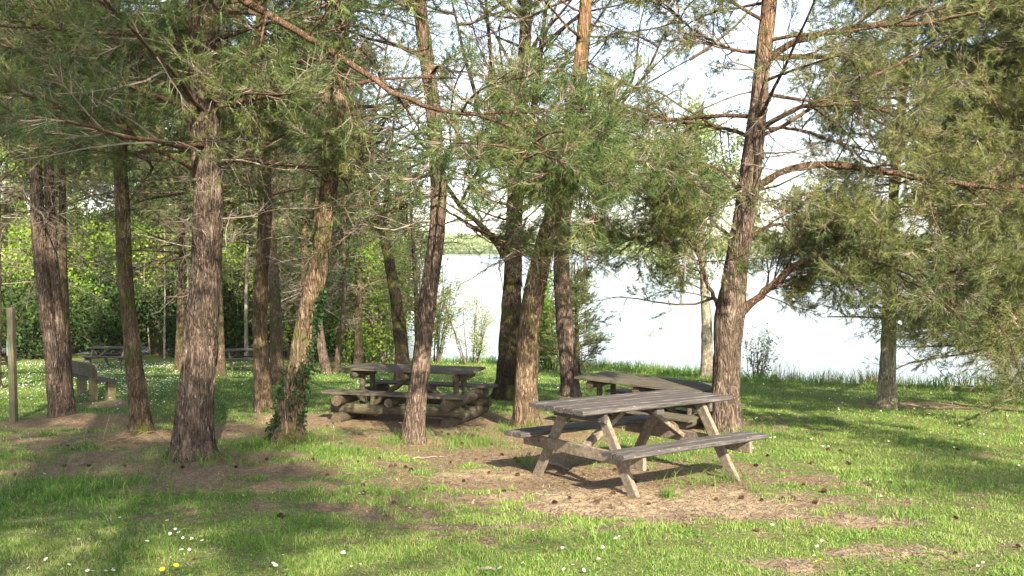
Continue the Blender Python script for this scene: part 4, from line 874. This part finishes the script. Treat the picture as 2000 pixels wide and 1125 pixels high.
def daisies():
    rng = np.random.default_rng(400)
    # distant carpets of daisies
    g = Geo(); n = 5200; x = rng.uniform(-20, -2, n); y = rng.uniform(13.5, 36, n); k = (np.abs(x) < .64*y) & (bare(x, y) < .3)
    pr = np.where(x < -.36*y, .9, .25)*sstep(.38, .6, n2(x, y, .6, 71)); k &= rng.uniform(size=n) < pr; x, y = x[k], y[k]
    x2, y2 = rng.uniform(-2, 16, 420), rng.uniform(9, 24, 420); k = (np.abs(x2) < .64*y2) & (bankdist(x2, y2) < -2) & (bare(x2, y2) < .2); x = np.concatenate([x, x2[k]]); y = np.concatenate([y, y2[k]])
    n = len(x); c = np.stack([x, y, ground(x, y)+rng.uniform(.05, .1, n)], -1); a = np.arange(6)*PI/3; r = .009+.0003*y
    ring = c[:, None]+np.stack([np.cos(a)[None]*r[:, None], np.sin(a)[None]*r[:, None], .3*np.sin(a)[None]*r[:, None]], -1); V = np.concatenate([ring, c[:, None]+[0, 0, .003]], 1)
    f = np.array([(i, (i+1) % 6, 6) for i in range(6)]); g.add(V, (f[None]+np.arange(n)[:, None, None]*7).reshape(-1, 3))
    tag(g.build('daisy_carpet', M['petal']), 'countless small white daisies sprinkled over the farther lawn', 'daisies', kind='stuff')
    def flower(name, yel=False):
        r = empty(name, (0, 0, 0)); g = Geo(); n = 13 if not yel else 9; 
        for i in range(n):
            a = i*2*PI/n; d = np.array([math.cos(a), math.sin(a), .15]); s = np.array([-math.sin(a), math.cos(a), 0])*(.0035 if not yel else .006); c = np.array([0, 0, .055])
            L = .013 if not yel else .015; g.add([c+d*.003-s*.5, c+d*L-s, c+d*(L+.002), c+d*L+s, c+d*.003+s*.5], [(0, 1, 2, 3)]); g.add([c+d*.003-s*.5, c+d*L+s, c+d*.003+s*.5], [(0, 1, 2)])
        g.build('petals', M['yellow' if yel else 'petal'], r)
        g = Geo(); P = np.array([[(0, 0, .054), (0, 0, .058), (0, 0, .061)]]); tubes(g, P, np.array([[.005, .005, .001]]), 8); g.build('flower_centre', M['yellow'], r)
        g = Geo(); tubes(g, np.array([[(.004, .0, -.01), (.002, .001, .025), (0, 0, .055)]]), np.full((1, 3), .0012), 4, [.3]); g.build('stem', M['tallgrass'], r)
        return r
    W = [(353, 968), (200, 957), (472, 967), (235, 1013), (313, 1030), (327, 1023), (332, 1042), (345, 1035), (353, 1043), (363, 1036), (360, 1050), (370, 1055), (379, 1054), (396, 1058), (400, 1061), (392, 1052), (370, 1070), (356, 1080), (343, 1093), (152, 1057), (97, 1079), (99, 1095), (61, 1111),
         (180, 1119), (203, 1120), (214, 1122), (221, 1117), (235, 1120), (172, 1118), (260, 1114), (284, 1064), (81, 927), (83, 930), (128, 1108), (125, 1112), (554, 1087), (529, 1107), (537, 1112), (668, 1086), (675, 1079), (687, 1112), (702, 1105), (716, 1000), (797, 997),
         (1043, 1038), (1098, 1074), (1170, 1094), (1176, 1072), (1119, 1108), (1134, 1116), (1026, 1102), (1107, 1115), (1206, 1055), (1214, 1052), (1604, 1058), (1609, 1068), (1602, 1071), (1555, 1083), (1592, 1089), (1615, 1110), (1700, 938), (1720, 942), (1732, 965), (1740, 966), (1718, 967), (1898, 995), (1737, 992), (1665, 1118), (1755, 1110), (1907, 1108), (1922, 1104), (1990, 905), (1508, 1031), (1533, 1035)]
    w0 = flower('daisy'); tag(w0, 'small white daisy with a yellow centre standing in the short grass', 'daisy', 'white daisies in the near grass')
    for i, (u, v) in enumerate(W):
        o = w0 if i == 0 else copy_tree(w0); x, y = base(u, v+8); s = rng.uniform(.55, .95); o.location = (x, y, gz(x, y)); o.scale = (s, s, s); o.rotation_euler = (rng.normal(-.1, .3)+.35, rng.normal(0, .25), rng.uniform(0, 6))
    y0 = flower('buttercup', True); tag(y0, 'yellow buttercup among the white daisies near the lower edge', 'buttercup', 'yellow buttercups in the near grass')
    for i, (u, v) in enumerate([(320, 1119), (340, 1112), (1597, 1102), (1585, 1098), (1600, 1108)]):
        o = y0 if i == 0 else copy_tree(y0); x, y = base(u, v+8); o.location = (x, y, gz(x, y)); o.scale = (.95,)*3; o.rotation_euler = (.4, 0, i)
    # pine cones
    def cone_mesh(sd, op):
        r_ = np.random.default_rng(sd); g = Geo(); n = 70
        tubes(g, np.array([[(0, 0, -.022), (0, 0, -.012), (0, 0, .01), (0, 0, .03)]]), np.array([[.008, .014, .012, .004]]), 8, [.1])
        for i in range(n):
            t = i/n; a = i*2.39996; z = -.02+.05*t; R = .022*math.sin(PI*(t*.8+.14))**.7*op; c = np.array([0, 0, z]); d = np.array([math.cos(a), math.sin(a), .25+.6*t]); s = np.array([-math.sin(a), math.cos(a), 0])
            g.add([c+s*.002, c+d*R+s*.0065, c+d*R*1.08+np.array([0, 0, .004]), c+d*R-s*.0065, c-s*.002], [(0, 1, 2, 3)], .2+.6*r_.uniform()); g.add([c+s*.002, c+d*R-s*.0065, c-s*.002], [(0, 1, 2)], .3)
        return g.mesh('pine_cone', M['cone'])
    ms = [cone_mesh(1, 1), cone_mesh(2, 1.25), cone_mesh(3, .8)]
    spots = [(742, 898), (762, 913), (773, 912), (792, 915), (802, 920), (985, 962), (708, 951), (708, 966), (700, 880), (555, 1013), (545, 1012), (676, 965), (1085, 884), (1035, 888), (1105, 884), (1005, 898), (1010, 905), (985, 961), (1225, 895), (1200, 920), (1266, 921), (1242, 942), (1200, 966), (1112, 975), (1085, 984), (1163, 984), (1268, 987), (1343, 948),
             (1398, 979), (1487, 979), (1529, 977), (1552, 976), (1610, 965), (1615, 880), (1640, 883), (1655, 905), (1660, 908), (1585, 907), (1740, 945), (1700, 950), (1612, 963), (1868, 1015), (1865, 1085), (1987, 1071), (1870, 880), (1500, 892), (1478, 912), (1230, 965), (1395, 950), (1450, 975), (30, 930), (125, 912), (172, 912), (133, 873), (140, 880), (245, 912), (250, 835), (355, 916),
             (640, 835), (668, 868), (862, 845), (875, 850), (890, 846), (905, 868), (925, 853), (945, 862), (960, 870), (650, 828), (610, 900), (575, 880), (460, 915), (880, 905), (930, 900), (1010, 930), (955, 925), (905, 942), (830, 960), (1340, 1030), (1705, 1038), (1480, 1040), (1570, 950), (1590, 985), (1140, 930), (1120, 890), (1060, 905), (980, 890), (600, 830), (585, 850), (700, 905), (640, 930), (520, 900), (770, 985)]
    for i, (u, v) in enumerate(spots):
        o = bpy.data.objects.new('pine_cone', ms[i % 3]); C.objects.link(o); x, y = base(u, v); s = rng.uniform(.5, .85); o.location = (x, y, gz(x, y)+.014); o.scale = (s, s, s)
        o.rotation_euler = (rng.uniform(.9, 2.0), rng.uniform(0, 6), rng.uniform(0, 6)); tag(o, 'dark brown open pine cone fallen on the ground', 'pine cone', 'fallen pine cones')
    # sticks
    st = [((1065, 903), (1112, 922), .018, 'thick grey stick lying under the near picnic table'), ((1040, 966), (1095, 971), .006, 'thin straight twig on the dirt in front of the near table'), ((930, 1117), (975, 1117), .012, 'pale flat stick at the bottom edge of the lawn'), ((138, 914), (170, 905), .006, 'pale twig on the left lawn before the mossy pine'),
          ((700, 966), (712, 968), .008, 'short pale wood chip on the lawn'), ((922, 985), (926, 979), .01, 'short upright pale chip beside the bare soil'), ((215, 1010), (222, 1028), .006, 'curved twig lying in the left grass'), ((805, 897), (870, 893), .007, 'thin stick on litter right of the front pine'), ((345, 690), (365, 697), .03, 'small fallen branch at the wood edge')]
    for k, (a, b_, rad, lb) in enumerate(st):
        xa, ya = base(*a); xb, yb = base(*b_); A = np.array([xa, ya, gz(xa, ya)+rad]); B = np.array([xb, yb, gz(xb, yb)+rad+.01]); r = empty('stick', A) ; C_ = np.linspace(A, B, 7)+rng.normal(0, .006, (7, 3)); g = Geo()
        tubes(g, C_[None], np.linspace(rad, rad*.5, 7)[None], 7, [.8], cap=True); bpy.data.objects.remove(r); o = shift(g, A).build('stick', M['twig']); o.location = A; tag(o, lb, 'stick')
    # heap of dead bleached twigs by the mossy pine
    x, y = base(205, 868); g = Geo(); az = rng.uniform(0, 2*PI, 34); S = np.array([x, y, gz(x, y)+.02])+np.stack([rng.normal(0, .3, 34), rng.normal(0, .12, 34), 0*az], -1)
    P = grow(S, np.stack([np.cos(az), np.sin(az)*.6, .7+0*az], -1), rng.uniform(.2, .5, 34), 8, .15, -.17, rng); P[..., 2] = np.maximum(P[..., 2], ground(P[..., 0], P[..., 1])+.004)
    tubes(g, P, taper(8, np.full(34, .0045), .4), 4, rng.uniform(.2, .8, 34)); off = np.array([x, y, gz(x, y)]); o = shift(g, off).build('twig_pile', M['dry']); o.location = off; tag(o, 'loose pile of bleached dead twigs at the foot of the mossy pine', 'twigs')
daisies()

# ------------------------------------------------------------------ pines standing behind the viewer, which throw the dappled shade
SUN_EL, SUN_AZ = math.radians(33), math.radians(18)
BACK = [(-7.4, -2.5, 501, 1), (-4.2, -4.6, 502, 1), (-.9, -2.4, 503, 1), (9.2, -4.6, 504, 1), (2.2, -9.5, 505, 1), (17.5, -7, 506, 1), (-11.5, .5, 507, 1), (-3.0, -9, 508, 1)]
def backtrees():
    srcs = []
    for k, (x, y, sd, s) in enumerate(BACK):
        z = gz(x, y)
        if k < 2:
            rng = np.random.default_rng(sd); top = 13
            root = empty('pine_tree', (x, y, z)); off = np.array([x, y, z]); P = np.array([(x, y, z-.1), (x+.1, y, z+5), (x+.2, y+.1, z+9), (x+.2, y, z+top)]); g, pp, rr = trunk_mesh(P, np.array([.19, .14, .1, .03]), 20, 60, .12, sd)
            shift(g, off).build('trunk', M['bark_pine'], root, smooth=True)
            gl, gt, gn = Geo(), Geo(), Geo(); n = (95, 75)[k]; hq = rng.uniform(4.6, top-.3, n); az = rng.uniform(0, 2*PI, n); L = 3.1*(1-.55*(hq-4.6)/9)*rng.uniform(.6, 1.2, n)
            S = np.stack([np.interp(hq, pp[:, 2]-z, pp[:, i]) for i in range(3)], -1); Pl = grow(S, np.stack([np.cos(az), np.sin(az), .15+0*az], -1), L, 8, .1, -.01, rng)
            tubes(gl, Pl, taper(8, .010+.011*L, .3), 5); pine_foliage(gt, gn, Pl, y, (1.15, .8)[k], None, .4, rng, prune=False, bushy=8)
            shift(gl, off).build('branches', M['limb'], root, smooth=True); shift(gt, off).build('twigs', M['twig'], root); shift(gn, off).build('crown', M['needle'], root); srcs.append(root)
        else:
            root = copy_tree(srcs[(0, 1, 0, 1, 1, 1, 0, 0)[k]]); root.location = (x, y, z); root.rotation_euler = (0, 0, k*1.7); root.scale = (1, 1, .68 if k in (3, 5) else 1)
        tag(root, ['pine behind the viewer, left of the path of light', 'pine directly behind the viewer', 'pine behind the viewer on the right', 'farther pine behind the viewer on the right', 'pine well behind the viewer', 'pine to the right of the viewer', 'pine to the left of the viewer', 'pine far to the right of the viewer'][k], 'pine tree', 'pines around the viewer')
backtrees()

# ------------------------------------------------------------------ light, sky, camera
sc = bpy.context.scene
w = bpy.data.worlds.new('World'); sc.world = w; w.use_nodes = True; nt = w.node_tree
bg = nt.nodes['Background']; sky = nt.nodes.new('ShaderNodeTexSky'); sky.sky_type = 'NISHITA'; sky.sun_disc = False
sky.sun_elevation = SUN_EL; sky.sun_rotation = PI-SUN_AZ; sky.dust_density = 1.2; sky.ozone_density = .5; sky.air_density = 1.0
hs = nt.nodes.new('ShaderNodeHueSaturation'); hs.inputs['Saturation'].default_value = .65; nt.links.new(sky.outputs[0], hs.inputs['Color']); nt.links.new(hs.outputs[0], bg.inputs[0]); bg.inputs[1].default_value = .125
sl = bpy.data.lights.new('sun', 'SUN'); sl.energy = 5; sl.angle = math.radians(.5); sl.color = (1, .89, .70)
so = bpy.data.objects.new('sun', sl); C.objects.link(so)
so.rotation_euler = Vector((-math.sin(SUN_AZ)*math.cos(SUN_EL), math.cos(SUN_AZ)*math.cos(SUN_EL), -math.sin(SUN_EL))).to_track_quat('-Z', 'Y').to_euler()
cd = bpy.data.cameras.new('camera'); cd.sensor_width = 36; cd.lens = F/2000*36; cd.clip_end = 6000; cd.clip_start = .05
co = bpy.data.objects.new('camera', cd); C.objects.link(co); co.location = (0, 0, CAMZ); co.rotation_euler = (PI/2-PIT, 0, 0); sc.camera = co
sc.view_settings.view_transform = 'Standard'; sc.view_settings.look = 'None'; sc.view_settings.exposure = 1.68; sc.view_settings.gamma = 1
sc.cycles.max_bounces = 6; sc.cycles.diffuse_bounces = 3; sc.cycles.transmission_bounces = 3
tot = sum(len(o.data.polygons) for o in bpy.data.objects if o.type == 'MESH'); print('faces', tot, 'objects', len(bpy.data.objects))
